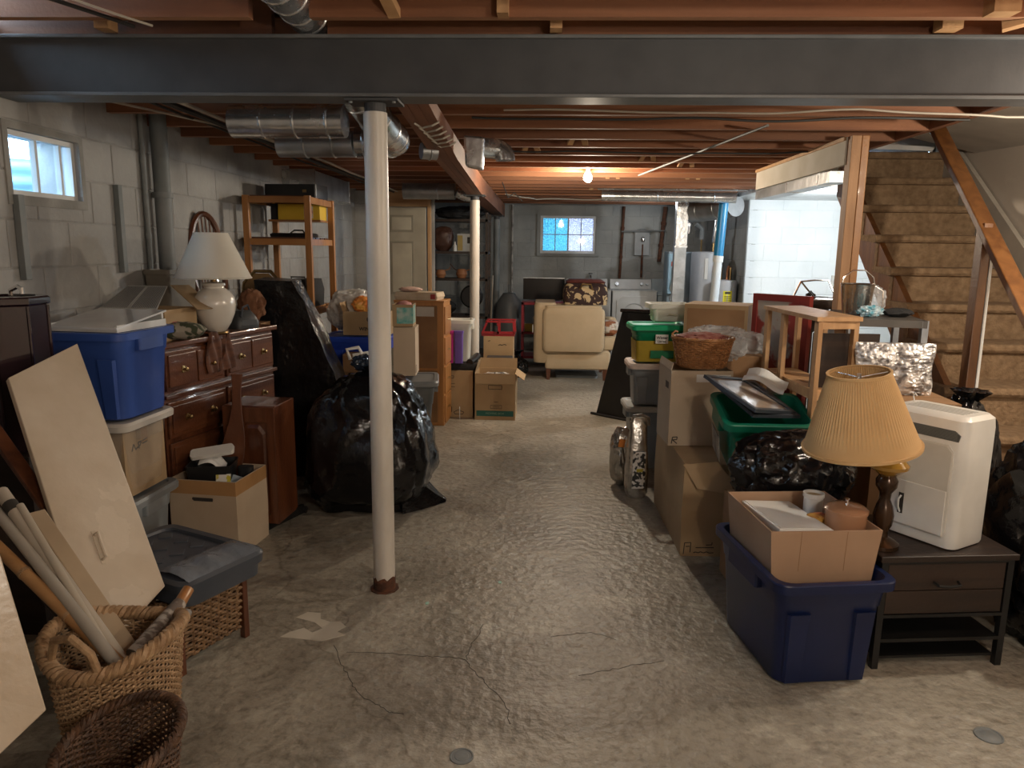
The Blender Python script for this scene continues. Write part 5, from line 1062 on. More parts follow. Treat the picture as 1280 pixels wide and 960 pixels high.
blk = cardbox('box_file', 'narrow black box beside the yellow carton on the rack', .05, .16, .115, (-2.065, 5.79, 1.706), 0, M['blackmatte'], None, cat='box')
lg = thing('folded_bag', 'flat black folded bag lying on the second tier of the pine rack', 'bag', (-1.86, 5.55, 1.571), 0)
MB().rings([rr(.30, .22, .03, 0), rr(.31, .23, .03, .02), rr(.28, .2, .03, .03)]).build('body', M['black'], lg, True)
MB().tube([(.0, -.08, .03), (.02, -.06, .05), (.08, -.05, .05), (.10, -.07, .03)], .006, 6).build('handle', M['black'], lg, True)
kb = thing('black_bag', 'boxy black bag on the third tier of the pine rack', 'bag', (-1.80, 5.58, 1.064), 0)
MB().rings([rr(.20, .30, .03, 0), rr(.21, .31, .03, .12), rr(.18, .28, .03, .20)]).build('body', M['blackmatte'], kb, True); MB().tube([(-.05, -.15, .16), (-.05, -.17, .22), (.05, -.17, .22), (.05, -.15, .16)], .006, 6).build('handle', M['black'], kb, True)
fcx = thing('folding_chair', 'tan folding chair with rounded back leaning in front of the pine rack', 'chair', (-1.97, 5.14, 0), 0)
b = MB(); pts = [(-.17, 0, 0), (-.165, .01, 1.0), (-.13, .02, 1.25), (-.05, .02, 1.33), (.06, .02, 1.33), (.14, .02, 1.24), (.17, .01, 1.0), (.175, 0, 0)]
b.tube(pts, .013, 8).build('frame', M['brass'], fcx, True); MB().rings([[Vector((x, y, z)) for x, z in ((-.15, 1.06), (.155, 1.06), (.13, 1.24), (.05, 1.315), (-.05, 1.315), (-.12, 1.24))] for y in (.0, .018)]).build('backrest', mat('tan_vinyl', (.22, .13, .05), (.28, .17, .07), .5), fcx)
MB().box(-.15, .15, -.0, .02, .50, .88).build('seat', mat('tan_vinyl2', (.22, .13, .05), (.28, .17, .07), .5), fcx, bevel=.008)
# spindle back chair on a trunk
cardbox('wooden_chest', 'dark chest standing behind the right end of the dresser', .26, .30, .62, (-2.02, 4.62, 0), 0, M['darkwood'], None, cat='chest')
oc2 = thing('spindle_chair', 'wooden chair with oval spindle back standing on a chest behind the cream lamp', 'chair', (-2.01, 4.60, .624), 60)
for sx in (-1, 1):
    for sy in (-1, 1): MB().tube([(sx * .10, sy * .10, 0), (sx * .09, sy * .09, .44)], [.012, .017], 10).build('leg', M['mahogz'], oc2, True)
MB().rings([rr(.25, .25, .05, .44), rr(.26, .26, .06, .455), rr(.25, .25, .05, .47)]).build('seat', M['mahog'], oc2, True)
b = MB(); n = 40
ov = [Vector((.12 * math.cos(2 * PI * k / n), .11 + .05 * (math.sin(2 * PI * k / n) + 1) / 2, .77 + .305 * math.sin(2 * PI * k / n))) for k in range(n + 1)]
b.tube(ov, .019, 8, False).build('back_hoop', M['mahogz'], oc2, True)
for x in (-.07, -.042, -.014, .014, .042, .07):
    zt = .77 + .30 * math.sqrt(1 - (x / .12) ** 2); zb = 1.54 - zt; MB().tube([(x * .7, .115, max(zb, .47)), (x, .158, zt)], .006, 6).build('spindle', M['mahogz'], oc2, True)
rag = blob(.08, .06, .10, 71, 4, .2, 3, ridge=.12).build('cloth_bundle', mat('rust_cloth', (.12, .045, .02), (.26, .12, .06), .9, scale=(14, 14, 4)), None, True, loc=(-1.80, 4.52, 1.04)); tag(rag, 'rusty orange cloth bundle hanging beside the cream lamp', 'cloth')
cardbox('cardboard_box', 'narrow dark box carrying the rusty orange cloth bundle', .16, .16, 1.035, (-1.80, 4.52, 0), 0, 'carddark')
# box on the wall side above the open box
gbx = thing('grey_tub', 'dull grey plastic tub on the dresser by the wall pipe', 'tub', (-2.075, 4.08, DH), 78)
MB().rings([rr(.20, .13, .02, 0), rr(.24, .16, .02, .30), rr(.25, .17, .02, .305), rr(.25, .17, .02, .33), rr(.22, .14, .02, .33), rr(.19, .12, .02, .02)]).build('body', mat('taupe_plastic', (.17, .15, .12), (.22, .2, .16), .5), gbx, True)

# pipes and strips on the left wall
def wallpipe(name, label, pts, r, m, cat='pipe', n=12, parts=None):
    t = thing(name, label, cat, (0, 0, 0)); MB().tube(pts, r, n).build('tube', m, t, True)
    b = MB()
    for f in (.35, .75):
        c = Vector(pts[0]).lerp(Vector(pts[-1]), f); d = (Vector(pts[-1]) - Vector(pts[0])).normalized(); MB().tube([c - d * .015, c + d * .015], r * 1.22, n).build('coupling', m, t, True)
    return t
wallpipe('drain_pipe', 'thick grey vertical drain pipe on the left wall', [(-2.13, 4.16, .02), (-2.13, 4.16, 2.36)], .045, M['pipegrey'])
wallpipe('water_pipe', 'thin rusty brown pipe beside the thick drain pipe', [(-2.155, 4.27, .2), (-2.155, 4.27, 2.10)], .014, M['rust'])
wallpipe('conduit', 'grey conduit left of the thick drain pipe', [(-2.175, 4.06, 1.2), (-2.175, 4.06, 2.2)], .014, M['pipegrey'])
for lab, y, z0_, z1_ in (('short grey wall strip below the left window', 3.06, 1.35, 1.70), ('short grey wall strip between window and drain pipe', 3.80, 1.36, 1.80)):
    t = thing('wall_bracket', lab, 'bracket', (0, 0, 0)); MB().box(-2.193, -2.165, y - .018, y + .018, z0_, z1_).build('channel', M['pipegrey'], t, bevel=.002); MB().box(-2.193, -2.175, y + .018, y + .028, z0_, z1_ - .03).build('rust_shadow', M['rust'], t)  # brown strip paints the rusty shadow beside each channel
dbx = thing('wall_duct', 'boxy galvanised duct high on the left wall above the pine rack', 'duct', (0, 0, 0))
MB().box(-2.19, -1.92, 6.3, 7.4, 1.93, 2.13).build('duct_body', M['galv_dull'], dbx, bevel=.003)
for y_ in (6.28, 7.4): MB().box(-2.192, -1.916, y_, y_ + .02, 1.92, 2.14).build('flange', M['galv'], dbx)
# door leaning, dark shelf at the back
dr_ = thing('panel_door', 'spare beige panelled door leaning at the rear behind the wooden cabinet', 'door', (-1.585, 8.50, 0), 0)
MB().box(-.25, .25, -.018, .018, 0, 1.955).build('slab', plain('beige_door', (.36, .32, .245), .5), dr_, bevel=.003)
for z0_, z1_ in ((1.68, 1.87), (.98, 1.58), (.15, .85)):
    p_ = MB().box(-.16, .11, -.024, -.017, z0_, z1_).build('moulding', plain('shaded_beige', (.27, .24, .18), .5), dr_, bevel=.003); MB().box(-.135, .085, -.028, -.023, z0_ + .025, z1_ - .025).build('raised_panel', plain('lit_beige', (.41, .365, .28), .45), p_, bevel=.003)  # relief shading put into the colour: darker moulding, lighter panel
MB().tube([(.20, -.02, .93), (.20, -.05, .93), (.19, -.06, .96)], .008, 8).build('handle', M['brass'], dr_, True)
ds = thing('dark_shelf', 'dark brown shelf unit in the rear left corner', 'shelf', (0, 0, 0))
dkb = M['darkwood']
for x in (-1.455, -.72):
    for y in (9.50, 9.92): MB().bc((x, y, .975), (.04, .04, 1.95)).build('upright', dkb, ds)
for z in (1.84, 1.44, 1.10, .62, .15): MB().box(-1.46, -.71, 9.48, 9.94, z, z + .03).build('shelf', dkb, ds)
def small(name, label, cat, b, m, loc, rz=0, group=None): 
    o = b.build(name, m, None, True, loc=loc, rot=(0, 0, R(rz))); return tag(o, label, cat, group)
bb_ = small('travel_bag', 'dark heap of bags on the top board of the dark shelf', 'bag', blob(.30, .16, .085, 80, 4, .2, 3, ridge=.1), M['blackmatte'], (-1.09, 9.70, 1.871))
small('leather_bag', 'brown leather bag on the upper board of the dark shelf', 'bag', blob(.13, .11, .155, 81, 4, .1, 2, sq=.8), mat('brown_leather', (.05, .022, .014), (.09, .04, .025), .5), (-1.30, 9.68, 1.471))
small('bottle', 'small cream bottle between leather bag and carton on the dark shelf', 'bottle', MB().lathe([(0, 0), (.025, 0), (.025, .07), (.010, .09), (.010, .12), (0, .12)], 14), M['whitepl'], (-1.14, 9.60, 1.471))
ctb = thing('printed_carton', 'white and yellow carton on the upper board of the dark shelf', 'box', (-.98, 9.68, 1.471)); MB().box(-.13, .13, -.08, .08, 0, .22).build('body', plain('carton_grey', (.42, .42, .40), .5), ctb); MB().box(-.125, -.06, -.0825, -.0795, .01, .20).build('yellow_panel', plain('carton_yellow', (.45, .32, .10), .5), ctb); MB().box(.0, .05, -.0825, -.0795, .10, .18).build('picture', M['ink'], ctb)
tcm = mat('terracotta2', (.30, .12, .05), (.36, .16, .07), .6)
for i, (x, lab, s) in enumerate(((-1.33, 'terracotta jug with handle left on the middle board of the dark shelf', .9), (-1.06, 'terracotta watering can in the middle of the dark shelf', 1.0), (-.86, 'small terracotta pot right on the dark shelf', .6))):
    t = thing('clay_pot', lab, 'pot', (x, 9.66, 1.131)); MB().lathe([(0, 0), (.05 * s, 0), (.075 * s, .05 * s), (.06 * s, .10 * s), (.045 * s, .115 * s), (.04 * s, .11 * s), (0, .03)], 18).build('body', tcm, t, True)
    if i < 2: MB().tube([(.05 * s, 0, .09), (.11, 0, .11), (.12, 0, .14)], .007, 6).build('spout', tcm, t, True); MB().tube([(-.05, 0, .09), (-.10, 0, .12), (-.15, 0, .14 + .04 * i)], .006, 6).build('handle', M['rust'], t, True)
fan = thing('desk_fan', 'round black fan on the lower board of the dark shelf', 'fan', (-.93, 9.68, .651)); MB().lathe([(0, -.03), (.13, -.03), (.15, 0), (.13, .03), (0, .03)], 24, c=(0, 0, 0), T=Matrix.Translation((0, 0, .24)) @ Matrix.Rotation(PI / 2, 4, 'X')).build('cage', M['black'], fan, True); MB().tube([(0, 0, 0), (0, 0, .12)], .03, 12).build('stand', M['black'], fan, True); MB().lathe([(0, 0), (.09, 0), (.09, .02), (0, .03)], 20).build('base', M['black'], fan, True)
small('storage_bag', 'dark bag left on the lower board of the dark shelf', 'bag', blob(.14, .12, .10, 83, 3, .2, 2), M['blackmatte'], (-1.28, 9.70, .651))

# ================================================================ REAR
# television on a red cart
rcart = thing('red_cart', 'red metal cart by the back wall carrying the television', 'cart', (0, 9.78, 0), 0)
redp = plain('cart_red', (.36, .012, .03), .4)
for x in (-.26, .26):
    for y in (-.18, .18): MB().bc((x, y, .42), (.03, .03, .82)).build('leg', redp, rcart)
for z in (.80, .42, .10): MB().box(-.275, .275, -.195, .195, z, z + .03).build('shelf', redp, rcart)
MB().rings([rr(.10, .10, .02, .45), rr(.10, .10, .02, .62), rr(.04, .04, .01, .68)]).build('x', M['milky'], None).name = 'detergent_jug'
o = bpy.data.objects['detergent_jug']; o.location = (-.08, 9.70, .001); tag(o, 'pale detergent jug on the middle shelf of the red cart', 'jug')
small('yellow_box', 'yellow box on the middle shelf of the red cart', 'box', MB().box(-.06, .06, -.05, .05, 0, .10), mat('dull_yellow', (.45, .32, .04), (.5, .36, .06), .5), (-.17, 9.68, .451))
tv = thing('television', 'black flat television standing on the red cart', 'television', (.01, 9.78, .831), 0)
MB().box(-.27, .27, -.02, .02, .03, .31).build('screen', mat('screen_black', (.004, .004, .005), (.006, .006, .007), .15), tv, bevel=.003)
MB().box(-.27, .27, -.022, -.018, .305, .312).build('bezel', M['galv_dull'], tv)
MB().rings([rr(.26, .16, .04, 0), rr(.24, .14, .04, .012)]).build('stand', M['black'], tv); MB().box(-.03, .03, .0, .015, .01, .06).build('neck', M['black'], tv)
# washer and dryer
appl = plain('appliance_white', (.50, .51, .50), .35)
def machine(name, label, x0, dryer):
    t = thing(name, label, name.replace('_', ' ').split()[-1], (x0 + .31, 10.80, 0), 0)
    MB().box(-.31, .31, -.32, .32, 0, .95).build('cabinet', appl, t, bevel=.01)
    MB().rings([[Vector((x, y, z)) for x in (-.30, .30) for y, z in (((.20, .95), (.32, .95), (.32, 1.09), (.26, 1.09)) if x < 0 else ((.26, 1.09), (.32, 1.09), (.32, .95), (.20, .95)))][0:4], [Vector((.30, y, z)) for y, z in ((.20, .95), (.32, .95), (.32, 1.09), (.26, 1.09))]]).build('control_panel', appl, t)
    for i, x in enumerate((-.20, .16, .24)): MB().lathe([(0, 0), (.03 - .006 * i, 0), (.026 - .006 * i, .02), (0, .02)], 18, T=Matrix.Translation((x, .225, 1.02)) @ Matrix.Rotation(R(68), 4, 'X')).build('knob', M['galv_dull'], t, True)
    MB().box(-.315, .315, -.325, .19, .945, .955).build('top_plate', appl, t)
    if dryer:
        MB().rings([[Vector((x * s, -.32 - o, .52 + z * s)) for x, z in ((-.25, -.26), (.25, -.26), (.25, .30), (.17, .36), (-.17, .36), (-.25, .30))] for o, s in ((0, 1), (.012, 1), (.014, .97))]).build('door', appl, t)
        MB().tube([(.155 * math.cos(a * PI / 16), -.336, .62 + .155 * math.sin(a * PI / 16)) for a in range(17)], .005, 6).build('door_ridge', M['galv_dull'], t, True)
    MB().box(-.02, .02, .226, .232, .0, .001)
    return t
machine('washer', 'white washing machine behind the armchair next to the dryer', .335, False)
machine('dryer', 'white clothes dryer with round door ridge by the back wall', .975, True)
# armchair
ac = thing('armchair', 'beige upholstered armchair seen from its side before the washer', 'armchair', (0, 0, 0))
fab = mat('beige_fabric', (.45, .345, .215), (.51, .395, .255), .85, scale=(3, 3, 3), bump=.15, bscale=30)
def cush(x0, x1, y0, y1, z0, z1, nm, r=.04, m=fab, T=None):
    b = MB().rings([[p + Vector((0, 0, z0 + (z1 - z0) * f)) for p in [q - Vector((0, 0, 0)) for q in rr((x1 - x0) * s, (y1 - y0) * s, r, 0, 4, (x0 + x1) / 2, (y0 + y1) / 2)]] for f, s in ((0, .94), (.06, .99), (.15, 1), (.85, 1), (.95, .98), (1, .90))])
    if T is not None: bmesh.ops.transform(b.bm, matrix=T, verts=b.bm.verts)
    return b.build(nm, m, ac, True)
cush(.04, .80, 8.56, 9.26, .125, .345, 'base', .03)
cush(.00, .72, 8.50, 8.66, .345, .845, 'armrest', .05); cush(.0, .72, 9.16, 9.32, .345, .845, 'armrest', .05)
cush(-.10, .16, 8.56, 9.26, .20, .90, 'backrest', .07); cush(.17, .90, 8.68, 9.15, .345, .50, 'seat_cushion', .05); cush(.03, .68, 8.52, 8.64, .835, .875, 'arm_pad', .04)
for x, y in ((.08, 8.60), (.74, 8.60), (.08, 9.22), (.74, 9.22)): MB().rings([[Vector((x + sx * w_, y + sy * w_, z)) for sx, sy in ((1, 1), (-1, 1), (-1, -1), (1, -1))] for z, w_ in ((0, .018), (.13, .028))]).build('leg', M['mahogz'], ac)
MB().rings([[Vector((x, y, z)) for x, y, z in ((-.108, 8.6, a), (-.104, 8.75, a), (-.112, 8.75, a), (-.115, 8.6, a))] for a in (.55, .64)]).build('care_tag', M['white'], ac)
sc_ = thing('patterned_bag', 'brown and cream patterned travel bag on top of the armchair', 'bag', (.50, 8.92, .878), 0)
b = MB().rings([rr(.50, .56, .06, 0), rr(.52, .58, .07, .08), rr(.50, .54, .07, .20), rr(.42, .40, .06, .255)]); b.build('body', mat('floral', (.03, .012, .01), (.48, .36, .20), .8, scale=(11, 11, 11), detail=2, lo=.53, hi=.56, distort=.8), sc_, True)
MB().rings([rr(.44, .40, .06, .24), rr(.46, .44, .06, .26), rr(.38, .36, .06, .285)]).build('flap', plain('bag_red', (.14, .03, .02), .7), sc_, True)
MB().tube([(-.08, -.26, .16), (-.05, -.31, .24), (.05, -.31, .24), (.08, -.26, .16)], .010, 8).build('handle', M['brass'], sc_, True)
pb = small('throw_pillow', 'brown and white patterned cushion on the armchair seat', 'cushion', blob(.11, .16, .09, 90, 4, .1, 2, sq=.7), mat('pill', (.28, .10, .04), (.6, .55, .48), .8, scale=(9, 9, 9), lo=.5, hi=.55), (.80, 8.92, .502))
cv = small('folded_cover', 'beige folded cover on the arm of the armchair behind the cushion', 'cover', blob(.09, .07, .10, 91, 4, .1, 2, sq=.7), fab, (.83, 9.18, .502))
sbg = binbag('small black bin bag on the floor left of the armchair', .14, .12, .24, (-.30, 8.72, 0), 92, 0, sq=.9)
small('grey_mat', 'flat grey folded mat on the floor beneath the armchair', 'mat', MB().rings([rr(.5, .4, .03, 0), rr(.5, .4, .03, .03)]), plain('mat_grey', (.25, .28, .3), .7), (.42, 8.92, 0))
# rear clutter left of the cart
for i, (x, y, h, lab, m_) in enumerate(((-.72, 10.1, 1.15, 'long broom handle leaning by the rear column', 'wirew'), (-.52, 10.7, 1.0, 'dark mop leaning near the back wall', 'pipegrey'))):
    t = thing('broom', lab, 'broom', (x, y, 0)); MB().tube([(0, 0, .12), (.03, .1, h)], .011, 8).build('handle', M[m_], t, True); MB().rings([rr(.22, .05, .015, 0), rr(.16, .04, .015, .14)]).build('brush', M['wickerdark'], t)
small('round_tub', 'tall grey round tub left of the television cart', 'tub', MB().lathe([(0, 0), (.17, 0), (.20, .50), (.16, .80), (.08, .92), (0, .93)], 24), plain('tub_grey', (.12, .13, .14), .5), (-.46, 10.1, 0))
small('white_container', 'white plastic container on the floor left of the red cart', 'container', MB().rings([rr(.16, .12, .03, 0), rr(.16, .12, .03, .26), rr(.06, .06, .02, .32)]), M['milky'], (-.46, 9.72, 0))
small('tool_pail', 'grey pail on the floor behind the red crate', 'pail', MB().lathe([(0, 0), (.10, 0), (.13, .24), (.12, .24), (.09, .02)], 20), plain('pail_grey', (.22, .23, .24), .5), (-.62, 9.55, 0))
# laundry tub, furnace panel, heaters, pipes
lt = thing('utility_sink', 'pale utility sink with taps right of the dryer', 'sink', (1.80, 10.85, 0))
tubm = plain('tub_blue_grey', (.33, .40, .44), .45)
MB().rings([rr(.36, .48, .04, .55), rr(.40, .52, .04, .88), rr(.42, .54, .04, .89), rr(.42, .54, .04, .93), rr(.36, .48, .04, .93), rr(.32, .44, .04, .60)]).build('basin', tubm, lt, True)
for sx in (-1, 1):
    for sy in (-1, 1): MB().bc((sx * .16, sy * .2, .28), (.03, .03, .56)).build('leg', tubm, lt)
MB().box(-.20, .20, .24, .27, .90, 1.10).build('backsplash', tubm, lt); MB().tube([(0, .24, 1.0), (0, .12, 1.05), (0, .06, 1.0)], .012, 8).build('tap', M['chrome'], lt, True)
fp = thing('furnace', 'grey-blue furnace cabinet beside the vertical duct', 'furnace', (1.84, 10.30, 0))
MB().box(-.17, .15, -.18, .18, 0, 1.50).build('casing', mat('furnace_paint', (.17, .22, .25), (.24, .29, .32), .5, .3), fp, bevel=.004)
pn_ = thing('control_box', 'narrow blue control box with wiring before the furnace', 'control box', (1.70, 9.98, .95))
MB().rings([[Vector((x, y, z)) for x, y in ((-.05, -.02), (.05, -.02), (.05, .10), (-.05, .10))] for z in (0, .52)]).build('casing', mat('ctl_blue', (.22, .36, .46), (.3, .45, .55), .45, .3), pn_)
MB().box(-.015, .02, -.026, -.018, .36, .42).build('red_label', plain('ctl_red', (.5, .06, .02), .5), pn_); MB().tube([(0, -.03, .34), (.01, -.05, .2), (-.01, -.04, .08), (0, -.03, .03)], .008, 6).build('wiring', M['wirew'], pn_, True)
MB().tube([(0, .05, -.95), (0, .05, 0)], .012, 8).build('support_leg', M['pipegrey'], pn_, True)
def heater(label, x, y, r, h, m):
    t = thing('water_heater', label, 'water heater', (x, y, 0))
    MB().lathe([(0, 0), (r * .96, 0), (r, .02), (r, h - .03), (r * .97, h - .005), (r * .9, h), (0, h + .01)], 36).build('tank', m, t, True)
    for sx in (-1, 1): MB().tube([(sx * r * .4, 0, h), (sx * r * .4, 0, h + .16)], .012, 8).build('pipe', M['brass'], t, True)
    return t
wm = mat('heater_grey', (.36, .38, .41), (.42, .44, .47), .4)
h1 = heater('tall grey water heater behind the blue pipe', 2.15, 10.0, .20, 1.50, wm)
MB().box(-.06, -.02, -.206, -.18, 1.15, 1.42).build('label', M['whitepl'], h1); MB().box(.04, .09, -.200, -.17, 1.24, 1.32).build('warning_label', plain('warn', (.18, .05, .04), .5), h1)
MB().tube([(-.08, 0, 1.66), (-.08, 0, 1.80), (-.16, 0, 1.86)], .03, 10).build('vent_elbow', M['pipegrey'], h1, True); MB().tube([(.08, 0, 1.62), (.10, -.05, 1.95), (.16, 0, 2.1)], .03, 10).build('flex_vent', M['galv'], h1, True)
h2 = heater('short grey water heater with yellow energy label', 2.32, 9.62, .145, 1.15, wm)
MB().rings([[Vector((x, -.150 - .0 + abs(x) * .22, z)) for x in (-.05, -.02, .03, .06)] + [Vector((x, -.146 + abs(x) * .22, z)) for x in (.06, .03, -.02, -.05)] for z in (.84, 1.02)]).build('energy_label', plain('label_yellow', (.75, .68, .03), .5), h2)
b = MB()
for i in range(5): b.box(-.035, .045, -.1525, -.1505, .86 + i * .022, .866 + i * .022)
b.build('printed_lines', M['ink'], h2, stuff=True); MB().box(-.03, .04, -.1525, -.1505, .985, 1.008).build('printed_band', M['ink'], h2)
MB().tube([(.02, 0, 1.15), (.02, 0, 1.27), (.03, -.02, 1.33)], .018, 8).build('copper_fitting', mat('copper', (.5, .22, .12), (.6, .28, .16), .3, 1), h2, True)
vd = thing('vertical_duct', 'shiny rectangular galvanised duct rising beside the dryer', 'duct', (1.68, 9.30, 0))
MB().box(-.085, .055, -.055, .055, 0, 1.56).build('lower_section', M['galv_dull'], vd); MB().box(-.08, .06, -.06, .06, 1.56, 2.14).build('upper_section', M['galv'], vd, bevel=.002)
MB().box(-.09, .065, -.065, .065, 1.55, 1.57).build('seam', M['galv'], vd)
bp = thing('blue_pipe', 'vertical drain pipe, blue above and white below, at the rear right', 'pipe', (0, 0, 0))
MB().tube([(1.955, 8.50, 1.42), (1.985, 8.50, 2.14)], .052, 20).build('blue_section', mat('pipe_blue', (.01, .17, .36), (.015, .2, .4), .35), bp, True)
MB().tube([(1.90, 8.50, 0), (1.955, 8.50, 1.42)], .048, 20).build('white_section', mat('pipe_white', (.5, .56, .6), (.58, .63, .66), .35), bp, True)
MB().tube([(1.951, 8.50, 1.39), (1.957, 8.50, 1.46)], .058, 20).build('coupling', mat('pipe_white2', (.55, .58, .58), (.6, .63, .63), .35), bp, True); MB().tube([(1.925, 8.50, .86), (1.926, 8.50, .885)], .050, 20).build('blue_ring', mat('pipe_blue2', (.02, .18, .4), (.02, .2, .42), .4), bp, True)
def simple_pipe(label, pts, r, m, name='pipe', cat='pipe'):
    t = thing(name, label, cat, (0, 0, 0)); MB().tube(pts, r, 8).build('tube', M[m] if isinstance(m, str) else m, t, True)
    for f in (.3, .7):
        c = Vector(pts[0]).lerp(Vector(pts[1]), f); d = (Vector(pts[1]) - Vector(pts[0])).normalized(); MB().tube([c - d * .02, c + d * .02], r * 1.35, 8).build('coupling', M[m] if isinstance(m, str) else m, t, True)
    return t
simple_pipe('thin mottled conduit left of the rear window', [(-.47, 11.16, .3), (-.47, 11.16, 2.15)], .016, mat('mottled_pipe', (.12, .11, .10), (.4, .38, .35), .6, scale=(20, 20, 12)))
simple_pipe('dark pipe right of the rear window', [(1.13, 11.14, 1.1), (1.16, 11.14, 2.14)], .020, 'rust')
simple_pipe('thick dark pipe right of the wall meter box', [(1.70, 11.14, 1.35), (1.76, 11.14, 2.14)], .030, 'rust')
simple_pipe('short grey vent pipe near the vertical duct', [(2.02, 10.6, 1.75), (2.02, 10.6, 2.152)], .030, 'galv')
simple_pipe('horizontal thin conduit along the back wall above the dryer', [(1.13, 11.12, 1.78), (1.78, 11.12, 1.80)], .010, 'pipegrey')
mb_ = thing('outlet_box', 'grey utility box with shut-off fitting on the back wall above the dryer', 'utility box', (1.44, 11.18, 1.44))
MB().box(-.11, .11, -.05, 0, 0, .33).build('box', mat('util_grey', (.24, .25, .25), (.3, .31, .31), .6), mb_, bevel=.004); MB().rings([[Vector(p) for p in ((-.14, -.06, .33), (.14, -.06, .33), (.14, 0, .33), (-.14, 0, .33))], [Vector(p) for p in ((-.03, -.04, .385), (.03, -.04, .385), (.03, 0, .385), (-.03, 0, .385))]]).build('hood', M['pipegrey'], mb_)
MB().lathe([(0, 0), (.025, 0), (.03, .03), (.02, .06), (0, .07)], 12, T=Matrix.Translation((.01, -.07, .20))).build('valve', M['chrome'], mb_, True); MB().tube([(.01, -.04, -.32), (.01, -.04, .16)], .016, 8).build('conduit', M['rust'], mb_, True)
fa = thing('wall_tap', 'small tap on the back wall below the rear window', 'tap', (.70, 11.17, 1.13)); MB().tube([(0, 0, 0), (0, -.06, 0), (0, -.08, -.03)], .014, 8).build('spout', M['chrome'], fa, True); MB().lathe([(0, 0), (.03, 0), (.03, .012), (0, .014)], 14, T=Matrix.Translation((0, -.05, .03))).build('handle', M['black'], fa, True)
# side room outlet and conduit
so = thing('wall_outlet', 'outlet box with vertical conduit on the white side room wall', 'outlet', (3.55, 9.185, 1.10)); MB().box(-.07, .07, -.03, 0, 0, .14).build('plate', plain('outlet_plate', (.55, .55, .52), .5), so, bevel=.003); MB().tube([(0, -.012, .14), (.02, -.012, .98)], .013, 8).build('conduit', M['pipegrey'], so, True)
for x in (-.03, .03): MB().box(x - .015, x + .015, -.034, -.029, .04, .10).build('socket', M['ink'], so)
sbl = thing('bare_bulb', 'bare bulb glowing under the ceiling of the side room', 'light bulb', (3.0, 7.6, 2.12))
MB().lathe([(0, 0), (.05, 0), (.05, -.03), (.022, -.04), (.022, -.07)], 16).build('socket', M['white'], sbl, True)
glow = mat('lit_bulb', (1, .97, .92), None, .5, emis=40)
MB().lathe([(.014, -.07), (.03, -.10), (.036, -.125), (.03, -.15), (.012, -.163), (0, -.165)], 20).build('bulb', glow, sbl, True)

# ================================================================ CEILING FITTINGS
fbl = thing('bare_bulb', 'bare bulb glowing in a socket under the far joists', 'light bulb', (.355, 6.40, 2.30))
MB().tube([(0, 0, .09), (0, 0, -.10)], .008, 8).bc((0, 0, -.08), (.10, .02, .012)).build('hanger', M['pipegrey'], fbl); MB().tube([(0, 0, -.10), (0, 0, -.15)], .020, 14).build('socket', M['white'], fbl, True)
MB().lathe([(.014, -.15), (.028, -.175), (.036, -.20), (.032, -.222), (.018, -.236), (0, -.24)], 20).build('bulb', mat('lit_bulb_warm', (1, .86, .62), None, .5, emis=45), fbl, True)
def duct(name, label, pts, r, m='galv', seam=.25, n=28, cat='duct'):
    t = thing(name, label, cat, (0, 0, 0)); MB().tube(pts, r, n).build('pipe', M[m], t, True)
    P = [Vector(p) for p in pts]; acc = 0; b = None
    for a, e in zip(P, P[1:]):
        L = (e - a).length; d = (e - a).normalized(); s = seam - acc
        while s < L:
            c = a + d * s; MB().tube([c - d * .006, c - d * .002, c + d * .002, c + d * .006], [r + .0005, r + .004, r + .004, r + .0005], n).build('seam', M[m], t, True); s += seam
        acc = (acc + L) % seam
    return t
def arc(c, r, a0, a1, n, z): return [(c[0] + r * math.cos(R(a0 + (a1 - a0) * i / n)), c[1] + r * math.sin(R(a0 + (a1 - a0) * i / n)), z) for i in range(n + 1)]
duct('round_duct', 'shiny round duct coming over the steel beam in the near ceiling', [(-.92, 1.7, 2.385), (-.925, 2.5, 2.385), (-.93, 3.2, 2.387)], .076, seam=.12)
duct('round_duct', 'large galvanised duct dropping behind the beam and turning left', [(-.86, 3.30, 2.22), (-.80, 3.45, 2.12), (-.775, 3.62, 2.065), (-.765, 3.78, 2.045)] + arc((-.865, 3.86), .10, -10, 90, 8, 2.04) + [(-.98, 3.96, 2.035)], .078, seam=.14)
duct('round_duct', 'upper galvanised round duct crossing the ceiling at left', [(-1.42, 3.45, 2.055), (-.90, 3.43, 2.055)], .070, 'galv', .15)
duct('round_duct', 'lower galvanised round duct parallel behind the upper one', [(-1.40, 4.0, 2.03), (-.99, 3.97, 2.03)], .066, 'galv_dull', .15)
duct('round_duct', 'dull round duct far behind the column reaching the girder', [(-1.42, 7.6, 2.065), (-.90, 7.6, 2.065)], .078, 'galv_dull', .35)
duct('round_duct', 'small round elbow joining the far dull duct to the girder', [(-.885, 7.6, 2.06), (-.82, 7.62, 2.03), (-.76, 7.66, 2.02)], .05, 'galv', .05)
bo = thing('duct_boot', 'galvanised boot and round elbow right of the wooden girder', 'duct', (0, 0, 0))
MB().rings([[Vector((x, 4.38 + y, z)) for x, z in ((-.46, 1.97), (-.36, 1.95), (-.35, 2.13), (-.47, 2.14))] for y in (0, .10)]).build('boot', M['galv'], bo, bevel=.012)
MB().tube([(-.40, 4.45, 2.08), (-.33, 4.55, 2.09)] + [(-.30 + .06 * math.sin(R(a)), 4.6, 2.035 + .055 * math.cos(R(a))) for a in (0, 25, 50, 75, 100)], .058, 22).build('elbow', M['galv'], bo, True)
ge = duct('round_duct', 'small round stub left of the girder beside the large duct', [(-.70, 4.30, 2.04), (-.62, 4.34, 2.04)], .045, 'galv_dull', .05)
